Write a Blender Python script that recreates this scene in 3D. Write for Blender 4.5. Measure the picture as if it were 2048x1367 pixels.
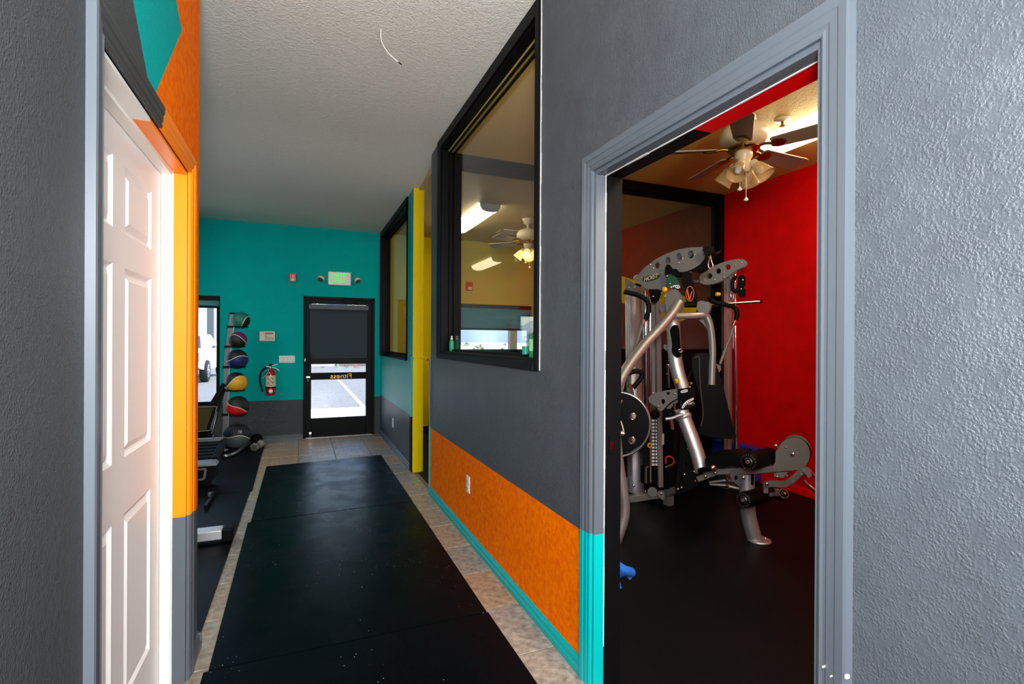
import bpy, bmesh, math, random
from mathutils import Vector, Matrix
sc = bpy.context.scene
for o in list(bpy.data.objects): bpy.data.objects.remove(o)
C = sc.collection
random.seed(7)
PI = math.pi

# ------------------------------------------------------------ camera
FOC, YAW, PITCH, ROLL, EYE = 1002.83, 0.3971, -0.0012, 0.0055, 1.36
_s, _c = math.sin(YAW), math.cos(YAW)
_F = Vector((_s*math.cos(PITCH), _c*math.cos(PITCH), math.sin(PITCH)))
_R0 = Vector((_c, -_s, 0)); _U0 = _R0.cross(_F)
_R = _R0*math.cos(ROLL) + _U0*math.sin(ROLL)
_U = -_R0*math.sin(ROLL) + _U0*math.cos(ROLL)
O = Vector((0, 0, EYE))
cam_d = bpy.data.cameras.new('camera'); cam = bpy.data.objects.new('camera', cam_d); C.objects.link(cam)
cam_d.sensor_width = 36.0; cam_d.lens = FOC/2048*36.0; cam_d.clip_start = 0.02; cam_d.clip_end = 2000
cam.matrix_world = Matrix(((_R.x, _U.x, -_F.x, O.x), (_R.y, _U.y, -_F.y, O.y), (_R.z, _U.z, -_F.z, O.z), (0, 0, 0, 1)))
sc.camera = cam
def ray(x, y): return _R*((x-1024)/FOC) + _U*((683.5-y)/FOC) + _F
def D(x, y, d): return O + ray(x, y)*d                      # a point d metres deep along the view
def on(ax, v, x, y):                                        # a point on the plane X=v, Y=v or Z=v
    r = ray(x, y); i = 'XYZ'.index(ax); return O + r*((v-O[i])/r[i])
def onp(p0, n, x, y):                                       # a point on any plane
    r = ray(x, y); return O + r*((p0-O).dot(n)/r.dot(n))

# ------------------------------------------------------------ world, sun, lamps, exposure
sc.view_settings.view_transform = 'Standard'; sc.view_settings.look = 'None'
sc.view_settings.exposure = 0.3; sc.view_settings.gamma = 1.0; sc.view_settings.use_curve_mapping = False
w = bpy.data.worlds.new('sky'); sc.world = w; w.use_nodes = True
nt = w.node_tree; bg = nt.nodes['Background']
sk = nt.nodes.new('ShaderNodeTexSky'); sk.sky_type = 'NISHITA'; sk.sun_disc = False
sk.sun_elevation = math.radians(58); sk.sun_rotation = math.radians(100); sk.dust_density = 1.0
nt.links.new(sk.outputs[0], bg.inputs[0]); bg.inputs[1].default_value = 0.5
def lamp(kind, name, loc, energy, color=(1, 1, 1), target=None, **kw):
    l = bpy.data.lights.new(name, kind); l.energy = energy; l.color = color
    for k, v in kw.items(): setattr(l, k, v)
    o = bpy.data.objects.new(name, l); C.objects.link(o); o.location = loc
    if target is not None: o.rotation_euler = (Vector(target)-Vector(loc)).to_track_quat('-Z', 'Y').to_euler()
    return o
lamp('SUN', 'sun', (5, 5, 20), 4.2, (1, .98, .95), target=(5-.55, 5+.12, 20-.83), angle=math.radians(.6))
lamp('POINT', 'camera_flash', (.02, -.2, 1.76), 255, (.95, .97, 1.0), shadow_soft_size=.2)
lamp('AREA', 'hall_end_fill_light', (.45, -2.3, 1.4), 115, (.92, .96, 1), target=(.1, 1.8, 2.4), shape='RECTANGLE', size=1.1, size_y=1.8)  # added fill from behind the camera; the end wall has no window
lamp('AREA', 'front_room_fill_light', (-2.2, 5.2, 2.85), 40, (.92, .97, 1), target=(-2.2, 5.2, 0), shape='RECTANGLE', size=1.2, size_y=1.2)  # added soft ambient fill for the teal wall, no fixture modelled
lamp('POINT', 'gym_fill_light', (1.42, .2, 2.35), 115, (1, .90, .72), shadow_soft_size=.15)  # unseen fill added to lift the gym ceiling and red wall
def portal(name, loc, target, sx, sy):
    o = lamp('AREA', name, loc, 1, target=target, shape='RECTANGLE', size=sx, size_y=sy); o.data.cycles.is_portal = True

# ------------------------------------------------------------ materials
def lin(c):
    def f(v):
        v /= 255.0
        return v/12.92 if v <= .04045 else ((v+.055)/1.055)**2.4
    return (f(c[0]), f(c[1]), f(c[2]), 1)
def mat(name, rgb, rough=.5, metal=0.0, bump=None, vary=None, spec=None, coat=0, specks=None, rvary=None):
    m = bpy.data.materials.new(name); m.use_nodes = True
    t = m.node_tree; b = t.nodes['Principled BSDF']; L = t.links
    b.inputs['Base Color'].default_value = lin(rgb); b.inputs['Roughness'].default_value = rough; b.inputs['Metallic'].default_value = metal
    if spec is not None: b.inputs['Specular IOR Level'].default_value = spec
    if coat: b.inputs['Coat Weight'].default_value = coat; b.inputs['Coat Roughness'].default_value = .15
    tc = None
    def coords():
        nonlocal tc
        if tc is None: tc = t.nodes.new('ShaderNodeTexCoord')
        return tc.outputs['Object']
    col = None
    if vary:                                               # (scale, other colour, amount)
        n = t.nodes.new('ShaderNodeTexNoise'); n.inputs['Scale'].default_value = vary[0]; n.inputs['Detail'].default_value = 6
        L.new(coords(), n.inputs['Vector'])
        r = t.nodes.new('ShaderNodeMapRange'); r.inputs[1].default_value = .35; r.inputs[2].default_value = .68; r.inputs[4].default_value = vary[2]
        L.new(n.outputs[0], r.inputs[0])
        x = t.nodes.new('ShaderNodeMix'); x.data_type = 'RGBA'; x.inputs['A'].default_value = lin(rgb); x.inputs['B'].default_value = lin(vary[1])
        L.new(r.outputs[0], x.inputs['Factor']); col = x.outputs['Result']
    if specks:                                             # (scale, radius, colour)
        v = t.nodes.new('ShaderNodeTexVoronoi'); v.inputs['Scale'].default_value = specks[0]; L.new(coords(), v.inputs['Vector'])
        q = t.nodes.new('ShaderNodeMath'); q.operation = 'LESS_THAN'; q.inputs[1].default_value = specks[1]; L.new(v.outputs['Distance'], q.inputs[0])
        g = t.nodes.new('ShaderNodeTexNoise'); g.inputs['Scale'].default_value = 2.3; L.new(coords(), g.inputs['Vector'])
        g2 = t.nodes.new('ShaderNodeMath'); g2.operation = 'GREATER_THAN'; g2.inputs[1].default_value = .53; L.new(g.outputs[0], g2.inputs[0])
        p = t.nodes.new('ShaderNodeMath'); p.operation = 'MULTIPLY'; L.new(q.outputs[0], p.inputs[0]); L.new(g2.outputs[0], p.inputs[1])
        x = t.nodes.new('ShaderNodeMix'); x.data_type = 'RGBA'; x.inputs['B'].default_value = lin(specks[2])
        if col is None: x.inputs['A'].default_value = lin(rgb)
        else: L.new(col, x.inputs['A'])
        L.new(p.outputs[0], x.inputs['Factor']); col = x.outputs['Result']
    if col is not None: L.new(col, b.inputs['Base Color'])
    if rvary:                                              # (scale, rough lo, rough hi)
        n = t.nodes.new('ShaderNodeTexNoise'); n.inputs['Scale'].default_value = rvary[0]; n.inputs['Detail'].default_value = 5
        L.new(coords(), n.inputs['Vector'])
        r = t.nodes.new('ShaderNodeMapRange'); r.inputs[1].default_value = .35; r.inputs[2].default_value = .7
        r.inputs[3].default_value = rvary[1]; r.inputs[4].default_value = rvary[2]
        L.new(n.outputs[0], r.inputs[0]); L.new(r.outputs[0], b.inputs['Roughness'])
    if bump:                                               # (scale, strength, distance)
        n = t.nodes.new('ShaderNodeTexNoise'); n.inputs['Scale'].default_value = bump[0]; n.inputs['Detail'].default_value = 3.5; n.inputs['Roughness'].default_value = .55
        L.new(coords(), n.inputs['Vector'])
        r = t.nodes.new('ShaderNodeMapRange'); r.inputs[1].default_value = .38; r.inputs[2].default_value = .62
        L.new(n.outputs[0], r.inputs[0])
        if len(bump) > 3:                                  # knocked-down patches where the texture lies flat
            k = t.nodes.new('ShaderNodeTexNoise'); k.inputs['Scale'].default_value = bump[3]; k.inputs['Detail'].default_value = 4; L.new(coords(), k.inputs['Vector'])
            kr = t.nodes.new('ShaderNodeMapRange'); kr.inputs[1].default_value = .40; kr.inputs[2].default_value = .56; kr.inputs[3].default_value = .25; L.new(k.outputs[0], kr.inputs[0])
            mu = t.nodes.new('ShaderNodeMath'); mu.operation = 'MULTIPLY'; L.new(r.outputs[0], mu.inputs[0]); L.new(kr.outputs[0], mu.inputs[1]); r = mu
        u = t.nodes.new('ShaderNodeBump'); u.inputs['Strength'].default_value = bump[1]; u.inputs['Distance'].default_value = bump[2]
        L.new(r.outputs[0], u.inputs['Height']); L.new(u.outputs[0], b.inputs['Normal'])
    return m
def glass(name, tint=(1, 1, 1), ior=1.5, boost=1.0):
    m = bpy.data.materials.new(name); m.use_nodes = True; t = m.node_tree; t.nodes.clear(); L = t.links
    out = t.nodes.new('ShaderNodeOutputMaterial'); x = t.nodes.new('ShaderNodeMixShader')
    tr = t.nodes.new('ShaderNodeBsdfTransparent'); tr.inputs[0].default_value = (*tint, 1)
    gl = t.nodes.new('ShaderNodeBsdfGlossy'); gl.inputs['Roughness'].default_value = 0.0
    ge = t.nodes.new('ShaderNodeNewGeometry'); dp = t.nodes.new('ShaderNodeVectorMath'); dp.operation = 'DOT_PRODUCT'
    L.new(ge.outputs['Normal'], dp.inputs[0]); L.new(ge.outputs['Incoming'], dp.inputs[1])
    f0 = ((ior-1)/(ior+1))**2; prev = dp.outputs['Value']
    for op, a, rev in (('ABSOLUTE', None, 0), ('SUBTRACT', 1.0, 1), ('POWER', 5.0, 0), ('MULTIPLY', (1-f0)*boost, 0), ('ADD', f0*boost, 0), ('MINIMUM', 1.0, 0)):
        n = t.nodes.new('ShaderNodeMath'); n.operation = op
        if rev: n.inputs[0].default_value = a; L.new(prev, n.inputs[1])
        else:
            L.new(prev, n.inputs[0])
            if a is not None: n.inputs[1].default_value = a
        prev = n.outputs[0]
    L.new(prev, x.inputs[0])
    L.new(tr.outputs[0], x.inputs[1]); L.new(gl.outputs[0], x.inputs[2]); L.new(x.outputs[0], out.inputs[0])
    return m
def emit(name, rgb, strength):
    m = bpy.data.materials.new(name); m.use_nodes = True; b = m.node_tree.nodes['Principled BSDF']
    b.inputs['Base Color'].default_value = lin(rgb); b.inputs['Emission Color'].default_value = lin(rgb); b.inputs['Emission Strength'].default_value = strength
    return m
WB = (200, .5, .003, 58)
M = dict(
    grey=mat('charcoal_wall_paint', (73, 79, 85), .42, bump=WB, vary=(9, (67, 72, 78), 1), spec=.45),
    orange=mat('orange_wall_paint', (255, 124, 0), .6, bump=WB, vary=(40, (236, 98, 0), 1), spec=.03),
    teal=mat('teal_wall_paint', (0, 164, 158), .6, bump=WB, vary=(5, (0, 160, 154), 1), spec=.04),
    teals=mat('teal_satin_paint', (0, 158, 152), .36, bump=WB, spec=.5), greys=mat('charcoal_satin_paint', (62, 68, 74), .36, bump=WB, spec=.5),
    greyd=mat('darkened_charcoal_paint', (56, 59, 61), .45, bump=WB, spec=.3), tdark=mat('dark_charcoal_trim', (58, 60, 60), .4, spec=.2),
    yellow=mat('yellow_wall_paint', (222, 192, 0), .55, bump=WB, spec=.12),
    red=mat('red_wall_paint', (212, 0, 2), .55, bump=WB, vary=(6, (198, 0, 2), 1), spec=.1),
    brown=mat('brown_wall_paint', (66, 38, 14), .4, bump=WB, spec=.35),
    mauve=mat('taupe_wall_paint', (84, 60, 54), .6, bump=WB, spec=.1),
    ceil=mat('ceiling_texture', (226, 220, 208), .6, bump=(120, .6, .005, 40), spec=.3),
    ceilg=mat('golden_ceiling_texture', (204, 174, 88), .5, bump=(120, .6, .005, 40), spec=.25), ceilw=mat('tan_ceiling_texture', (200, 180, 132), .5, bump=(120, .6, .005, 40), spec=.3),
    tgrey=mat('charcoal_trim_paint', (82, 89, 96), .33, spec=.4),
    torange=mat('orange_trim_paint', (255, 134, 6), .35, spec=.25),
    tteal=mat('teal_trim_paint', (0, 160, 160), .35, spec=.25),
    tyellow=mat('yellow_trim_paint', (228, 200, 0), .35, spec=.12),
    tred=mat('red_trim_paint', (214, 0, 6), .35, spec=.2),
    tblack=mat('black_trim_paint', (10, 10, 11), .45, spec=.07),
    twhite=mat('white_trim_paint', (232, 228, 220), .35),
    door=mat('cream_door_paint', (238, 234, 228), .4),
    rubber=mat('black_rubber', (4, 8, 12), .4, bump=(220, .15, .002), specks=(30, .07, (165, 175, 180)), rvary=(3.5, .20, .40), spec=.045),
    rubber2=mat('plain_black_rubber', (5, 8, 11), .45, bump=(220, .2, .002), vary=(3, (9, 10, 12), 1), spec=.08),
    grout=mat('grout', (112, 104, 92), .85, bump=(200, .3, .002)),
    black=mat('black_plastic', (8, 8, 9), .5, spec=.08),
    satin=mat('black_powder_coat', (11, 11, 12), .45, spec=.1),
    alu=mat('dark_bronze_aluminium', (12, 11, 11), .45, spec=.08),
    silver=mat('silver_powder_coat', (176, 178, 182), .34, metal=.75, bump=(600, .25, .001)),
    plate=mat('grey_steel_plate', (112, 112, 110), .42, metal=.35),
    chrome=mat('chrome', (225, 225, 228), .08, metal=1.0),
    steel=mat('dull_steel', (150, 150, 152), .3, metal=.9),
    vinyl=mat('black_vinyl', (6, 6, 7), .5, spec=.06),
    knob=mat('yellow_plastic', (226, 168, 20), .35),
    green=mat('green_plate_paint', (12, 72, 50), .4),
    white=mat('white_plastic', (228, 226, 220), .4),
    ivory=mat('ivory_plastic', (214, 206, 188), .45),
    label=mat('white_label', (232, 234, 232), .5),
    ink=mat('dark_ink', (30, 30, 32), .6),
    redp=mat('red_enamel', (168, 8, 12), .25, coat=.5),
    brass=mat('antique_brass', (150, 112, 48), .25, metal=1),
    fanw=mat('fan_cream_enamel', (214, 200, 168), .35),
    blade=mat('fan_blade_veneer', (140, 128, 108), .45, spec=.3),
    concrete=mat('pale_concrete', (226, 222, 214), .9, bump=(30, .3, .01)),
    asphalt=mat('worn_asphalt', (140, 139, 136), .9, bump=(60, .4, .01), vary=(18, (112, 111, 110), 1)),
    paint=mat('white_road_paint', (244, 244, 242), .8),
    truck=mat('white_car_paint', (240, 242, 244), .25, coat=.6),
    tyre=mat('tyre_rubber', (28, 28, 30), .8),
    cglass=mat('tinted_car_glass', (60, 92, 104), .08, spec=.8),
    blue=mat('blue_plastic', (16, 42, 150), .4),
    towel=mat('blue_cloth', (20, 104, 206), .85, bump=(400, .5, .002)),
    shrub=mat('desert_shrub_leaves', (98, 110, 70), .9),
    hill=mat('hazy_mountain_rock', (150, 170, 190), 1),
    sand=mat('dry_sand_ground', (222, 212, 192), .95),
    lens=emit('lit_fluorescent_lens', (255, 238, 196), 12), lensy=emit('lit_fluorescent_lens_warm', (255, 246, 212), 8),
    exitg=emit('lit_green_letters', (8, 215, 50), .75),
    bulb=emit('lit_bulb', (255, 214, 140), 9),
    pane=glass('window_glass', boost=.85), panep=glass('partition_glass', boost=1.2), shade=mat('amber_tinted_shade_glass', (226, 196, 140), .12, spec=.8),
    bottle=glass('clear_bottle_plastic', (.9, .97, .93), 1.45, 1.3),
    gbottle=mat('green_bottle_plastic', (40, 150, 84), .2),
    glabel=mat('green_bottle_label', (20, 150, 120), .5), lglabel=mat('pale_green_label', (150, 220, 160), .5),
)

b_ = M['shade'].node_tree.nodes['Principled BSDF']; b_.inputs['Alpha'].default_value = .38
def translucent(name, rgb, amount):
    m = mat(name, rgb, .7, spec=.1); t = m.node_tree; L = t.links; o = t.nodes['Material Output']; x = t.nodes.new('ShaderNodeMixShader'); tr = t.nodes.new('ShaderNodeBsdfTranslucent')
    tr.inputs[0].default_value = lin(rgb); x.inputs[0].default_value = amount; L.new(t.nodes['Principled BSDF'].outputs[0], x.inputs[1]); L.new(tr.outputs[0], x.inputs[2]); L.new(x.outputs[0], o.inputs[0]); return m
# ------------------------------------------------------------ mesh helpers
class MB:
    def __init__(s): s.v, s.f, s.m, s.sm, s.mats = [], [], [], [], []
    def mi(s, m):
        if m not in s.mats: s.mats.append(m)
        return s.mats.index(m)
    def add(s, vs, fs, m, smooth=False):
        k = len(s.v); s.v += [tuple(p) for p in vs]; i = s.mi(m)
        for f in fs: s.f.append(tuple(k+a for a in f)); s.m.append(i); s.sm.append(smooth)
        return s
    def box(s, x0, x1, y0, y1, z0, z1, m):
        x0, x1 = min(x0, x1), max(x0, x1); y0, y1 = min(y0, y1), max(y0, y1); z0, z1 = min(z0, z1), max(z0, z1)
        v = [(x, y, z) for x in (x0, x1) for y in (y0, y1) for z in (z0, z1)]
        return s.add(v, [(0, 1, 3, 2), (4, 6, 7, 5), (0, 4, 5, 1), (2, 3, 7, 6), (0, 2, 6, 4), (1, 5, 7, 3)], m)
    def prism(s, pts, vec, m, smooth=False):
        n = len(pts); vec = Vector(vec); a = [Vector(p) for p in pts]; b = [p+vec for p in a]
        nn = sum(((a[i]-a[0]).cross(a[(i+1) % n]-a[0]) for i in range(n)), Vector())
        if nn.dot(vec) > 0: a.reverse(); b.reverse()
        s.add(a+b, [tuple(range(n)), tuple(range(2*n-1, n-1, -1))], m)
        return s.add(a+b, [(i, n+i, n+(i+1) % n, (i+1) % n) for i in range(n)], m, smooth)
    def hexa(s, b4, t4, m):                                 # bottom quad, top quad
        return s.add(list(b4)+list(t4), [(3, 2, 1, 0), (4, 5, 6, 7), (0, 1, 5, 4), (1, 2, 6, 5), (2, 3, 7, 6), (3, 0, 4, 7)], m)
    def lathe(s, prof, m, loc=(0, 0, 0), axis=(0, 0, 1), seg=20, smooth=True, caps=True):
        q = Vector((0, 0, 1)).rotation_difference(Vector(axis).normalized()); loc = Vector(loc); n = len(prof); vs = []
        for r, z in prof:
            for k in range(seg):
                t = 2*PI*k/seg; vs.append(loc + q @ Vector((r*math.cos(t), r*math.sin(t), z)))
        fs = [(i*seg+k, i*seg+(k+1) % seg, (i+1)*seg+(k+1) % seg, (i+1)*seg+k) for i in range(n-1) for k in range(seg)]
        s.add(vs, fs, m, smooth)
        if caps:
            if prof[0][0] > 1e-6: s.add(vs[:seg], [tuple(range(seg-1, -1, -1))], m)
            if prof[-1][0] > 1e-6: s.add(vs[-seg:], [tuple(range(seg))], m)
        return s
    def cyl(s, p0, p1, r, m, seg=16, r1=None):
        p0, p1 = Vector(p0), Vector(p1); h = (p1-p0).length
        return s.lathe([(r, 0), (r if r1 is None else r1, h)], m, p0, p1-p0, seg)
    def ball(s, c, r, m, seg=20, rings=12, squash=1):
        return s.lathe([(max(r*math.sin(PI*i/rings), 1e-7), -r*squash*math.cos(PI*i/rings)) for i in range(rings+1)], m, c, (0, 0, 1), seg)
    def tube(s, pts, r, m, seg=12, smooth=4, flat=1.0):
        P = [Vector(p) for p in pts]
        if smooth and len(P) > 2:
            Q = []
            for i in range(len(P)-1):
                a, b, c, d = P[max(i-1, 0)], P[i], P[i+1], P[min(i+2, len(P)-1)]
                for k in range(smooth):
                    t = k/smooth
                    Q.append(.5*((2*b)+(c-a)*t+(2*a-5*b+4*c-d)*t*t+(3*b-a-3*c+d)*t**3))
            P = Q+[P[-1]]
        rs = r if callable(r) else (lambda t: r)
        n = len(P); vs = []; up = None
        for i in range(n):
            t = (P[min(i+1, n-1)]-P[max(i-1, 0)]).normalized()
            if up is None:
                up = Vector((0, 0, 1)) if abs(t.z) < .9 else Vector((1, 0, 0))
            x = t.cross(up).normalized(); up = x.cross(t).normalized()
            rr = rs(i/(n-1))
            for k in range(seg):
                a = 2*PI*k/seg; vs.append(P[i]+x*(rr*math.cos(a))+up*(rr*flat*math.sin(a)))
        fs = [(i*seg+k, (i+1)*seg+k, (i+1)*seg+(k+1) % seg, i*seg+(k+1) % seg) for i in range(n-1) for k in range(seg)]
        fs = [f[::-1] for f in fs]
        s.add(vs, fs, m, True)
        s.add(vs[:seg], [tuple(range(seg))], m); s.add(vs[-seg:], [tuple(range(seg-1, -1, -1))], m)
        return s
    def bar(s, p0, p1, w, h, m, up=(0, 0, 1)):              # square tube
        p0, p1 = Vector(p0), Vector(p1); t = (p1-p0).normalized(); x = t.cross(Vector(up)).normalized(); u = x.cross(t)
        q = [x*a*w/2+u*b*h/2 for a, b in ((-1, -1), (1, -1), (1, 1), (-1, 1))]
        return s.hexa([p0+k for k in q], [p1+k for k in q], m)
    def build(s, name, parent=None, bevel=0, loc=None):
        me = bpy.data.meshes.new(name)
        off = Vector(loc) if loc is not None else None
        me.from_pydata([tuple(Vector(p)-off) for p in s.v] if off is not None else s.v, [], s.f)
        for m in s.mats: me.materials.append(m)
        me.polygons.foreach_set('material_index', s.m); me.polygons.foreach_set('use_smooth', s.sm)
        bm = bmesh.new(); bm.from_mesh(me); bmesh.ops.recalc_face_normals(bm, faces=bm.faces); bm.to_mesh(me); bm.free()
        me.update()
        o = bpy.data.objects.new(name, me); C.objects.link(o)
        if off is not None: o.location = off
        if parent is not None:
            o.parent = parent
            if off is None: o.matrix_parent_inverse = Matrix.Translation(wloc(parent)).inverted()
            else: o.location = off-wloc(parent)
        if bevel:
            b = o.modifiers.new('bevel', 'BEVEL'); b.width = bevel; b.segments = 2; b.limit_method = 'ANGLE'; b.angle_limit = math.radians(40)
        return o
def wloc(o):
    p = Vector((0, 0, 0))
    while o is not None:
        p += o.location
        if o.parent is not None: p += o.matrix_parent_inverse.translation
        o = o.parent
    return p
def tag(o, label, cat, group=None, kind=None):
    o['label'] = label; o['category'] = cat
    if group: o['group'] = group
    if kind: o['kind'] = kind
    return o
def thing(name, label, cat, loc, group=None, kind=None):
    o = bpy.data.objects.new(name, None); C.objects.link(o); o.location = loc; o.empty_display_size = .1
    return tag(o, label, cat, group, kind)
def struct(o, label, cat): return tag(o, label, cat, kind='structure')
def copy_part(src, parent, loc):
    c = src.copy(); C.objects.link(c); c.parent = parent; c.matrix_parent_inverse = Matrix.Identity(4); c.location = loc
    return c
def plate(name, loops, vec, m, parent, label=None):         # flat plate with real holes; loops are 3-D, first is the outline
    bm = bmesh.new(); es = []
    for lp in loops:
        vs = [bm.verts.new(p) for p in lp]
        es += [bm.edges.new((vs[i], vs[(i+1) % len(vs)])) for i in range(len(vs))]
    bmesh.ops.triangle_fill(bm, use_beauty=True, use_dissolve=False, edges=es)
    r = bmesh.ops.extrude_face_region(bm, geom=bm.faces[:])
    bmesh.ops.translate(bm, verts=[g for g in r['geom'] if isinstance(g, bmesh.types.BMVert)], vec=Vector(vec))
    bmesh.ops.recalc_face_normals(bm, faces=bm.faces)
    me = bpy.data.meshes.new(name); bm.to_mesh(me); bm.free(); me.materials.append(m)
    o = bpy.data.objects.new(name, me); C.objects.link(o)
    if parent is not None: o.parent = parent; o.matrix_parent_inverse = Matrix.Translation(wloc(parent)).inverted()
    if label: o['label'] = label
    return o
def text(name, body, m, org, xdir, ydir, height, depth, parent, width=None, shear=0, label=None, mirror=False):
    cu = bpy.data.curves.new(name, 'FONT'); cu.body = body; cu.extrude = depth/2; cu.size = 1; cu.shear = shear; cu.align_x = 'CENTER'; cu.align_y = 'CENTER'
    t = bpy.data.objects.new('tmp', cu); C.objects.link(t); bpy.context.view_layer.update()
    me = bpy.data.meshes.new_from_object(t.evaluated_get(bpy.context.evaluated_depsgraph_get()))
    bpy.data.objects.remove(t); bpy.data.curves.remove(cu); me.name = name
    xs = [v.co.x for v in me.vertices]; ys = [v.co.y for v in me.vertices]
    x0, x1, y0, y1 = min(xs), max(xs), min(ys), max(ys); k = height/(y1-y0); kx = k if width is None else width/(x1-x0)
    X, Y = Vector(xdir).normalized(), Vector(ydir).normalized(); Z = X.cross(Y)
    for v in me.vertices:
        v.co = Vector(org)+X*((v.co.x-(x0+x1)/2)*kx*(-1 if mirror else 1))+Y*((v.co.y-(y0+y1)/2)*k)+Z*v.co.z
    me.materials.clear(); me.materials.append(m)
    o = bpy.data.objects.new(name, me); C.objects.link(o)
    if parent is not None: o.parent = parent; o.matrix_parent_inverse = Matrix.Translation(wloc(parent)).inverted()
    if label: o['label'] = label
    return o
def circ(n=20): return [(math.cos(2*PI*k/n), math.sin(2*PI*k/n)) for k in range(n)]

def frame_run(mb, X0, sx, path, prof, matf):
    """a moulded casing on the plane x=X0 standing out along sx; path of (y,z); prof of (u outward, v proud)"""
    n = len(path); rings = []
    for i in range(n):
        def nrm(a, b):
            dy, dz = b[0]-a[0], b[1]-a[1]; l = math.hypot(dy, dz); return (-dz/l, dy/l)
        if i == 0: nn = nrm(path[0], path[1])
        elif i == n-1: nn = nrm(path[-2], path[-1])
        else:
            a, b = nrm(path[i-1], path[i]), nrm(path[i], path[i+1]); d = 1+a[0]*b[0]+a[1]*b[1]; nn = ((a[0]+b[0])/d, (a[1]+b[1])/d)
        rings.append([(X0+sx*v, path[i][0]+nn[0]*u, path[i][1]+nn[1]*u) for u, v in prof])
    k = len(prof)
    for i in range(n-1):
        mid = ((path[i][0]+path[i+1][0])/2, (path[i][1]+path[i+1][1])/2); m = matf(*mid)
        for j in range(k):
            a, b = rings[i][j], rings[i][(j+1) % k]; c, d = rings[i+1][(j+1) % k], rings[i+1][j]
            mb.add([a, b, c, d], [(0, 1, 2, 3)], m)
    mb.add(rings[0], [tuple(range(k))], matf(*path[0])); mb.add(rings[-1], [tuple(range(k-1, -1, -1))], matf(*path[-1]))
CASING = [(0, 0), (0, .010), (.006, .013), (.012, .011), (.018, .011), (.022, .014), (.040, .015), (.044, .018), (.062, .020), (.068, .018), (.070, 0)]
# ------------------------------------------------------------ room shell
XW, XI, YF, XR, YP = 1.061, 1.171, 7.507, 4.14, 4.06       # hall wall face, its inner face, far wall, red wall, glass partition
HC, LC = 3.03, 2.93                                        # hall ceiling near, ceiling far
ZB, ZO = .545, .587                                        # grey dado height, orange band height

# floors
fl = MB().box(-.62, 1.116, -2.5, 7.65, -.12, -.004, M['grout']).build('floor')
struct(fl, 'hall floor of square brown grey stone tiles between the rubber mats', 'floor')
tile_m = []
for i, (a, b) in enumerate((((174, 154, 130), (148, 126, 104)), ((168, 154, 134), (142, 130, 114)), ((178, 150, 120), (154, 122, 94)), ((162, 152, 140), (132, 124, 114)))):
    tile_m.append(mat('stone_tile_%s' % 'abcd'[i], a, .42, bump=(45, .3, .004), vary=(26, tuple(int(v*.86) for v in b), 1), rvary=(5, .32, .55)))
T = .4034; g = .003
tiles = {}
for i in range(-2, 3):
    for j in range(-1, 15):
        x0, y0 = -.03+i*T, 1.989+j*T
        if x0+T < -.6 or x0 > 1.08 or y0 > 7.5 or y0+T < .6: continue
        xa, xb = max(x0+g, -.6), min(x0+T-g, 1.075); ya, yb = y0+g, min(y0+T-g, YF)
        hid = xa > -.33 and xb < .85 and yb < 5.9
        if hid: continue
        key = (round(xb-xa, 3), round(yb-ya, 3), random.randrange(4))
        cx, cy = (xa+xb)/2, (ya+yb)/2
        dz = random.uniform(-.0004, .0004)
        if key not in tiles:
            hx, hy = (xb-xa)/2, (yb-ya)/2; e = .002; mb = MB()
            mb.hexa([(-hx, -hy, -.008), (hx, -hy, -.008), (hx, hy, -.008), (-hx, hy, -.008)], [(-hx+e, -hy+e, 0), (hx-e, -hy+e, 0), (hx-e, hy-e, 0), (-hx+e, hy-e, 0)], tile_m[key[2]])
            o = mb.build('tile'); o.parent = fl; o.location = (cx, cy, dz); tiles[key] = o
        else: copy_part(tiles[key], fl, (cx, cy, dz))
struct(MB().box(1.116, 4.25, -2.1, 4.1, -.12, -.0, M['rubber2']).build('floor'), 'black rubber floor of the red gym room', 'floor')
struct(MB().box(1.116, 4.25, 4.1, 7.65, -.12, -.0, M['rubber2']).build('floor'), 'black rubber floor of the yellow room', 'floor')
struct(MB().box(-4.6, -.62, 2.46, 7.65, -.12, -.004, M['grout']).build('floor'), 'floor slab under the mats of the room with the ball rack', 'floor')

# walls
mb = MB()
G, Ored = M['grey'], M['orange']
mb.box(XW, XI, -2.5, .757, 0, HC+.1, G)
mb.box(XW, XI, .757, 1.70, 2.03, HC+.1, G)
mb.box(XW, XI, 1.70, 1.74, 0, HC+.1, G)
mb.box(XW, XI, 1.74, 2.23, ZO, HC+.1, G); mb.box(XW, XI, 2.23, YP, ZO, 1.262, G); mb.box(XW, XI, YP, 4.40, ZO, HC+.1, G)
mb.box(XW, XI, 1.74, 4.40, 0, ZO, Ored)
mb.box(XW, XI, 2.23, YP, 2.955, HC+.1, G)
wr = struct(mb.build('wall_right'), 'charcoal hall wall with an orange lower band and the gym doorway', 'wall')
mb = MB()
mb.box(XW, XI, 5.2, 5.48, ZB+.03, LC+.1, M['teals']); mb.box(XW, XI, 5.48, 7.45, ZB+.03, 1.175, M['teals']); mb.box(XW, XI, 7.45, YF, ZB+.03, LC+.1, M['teals'])
mb.box(XW, XI, 5.2, YF, 0, ZB+.03, M['greys']); mb.box(XW, XI, 5.48, 7.45, 2.86, LC+.1, M['teals'])
mb.box(XW+.002, XI+.002, 5.188, 5.2, 0, LC+.1, M['yellow'])
struct(mb.build('wall_right'), 'teal and charcoal wall beside the exit door with a yellow end', 'wall')

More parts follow.
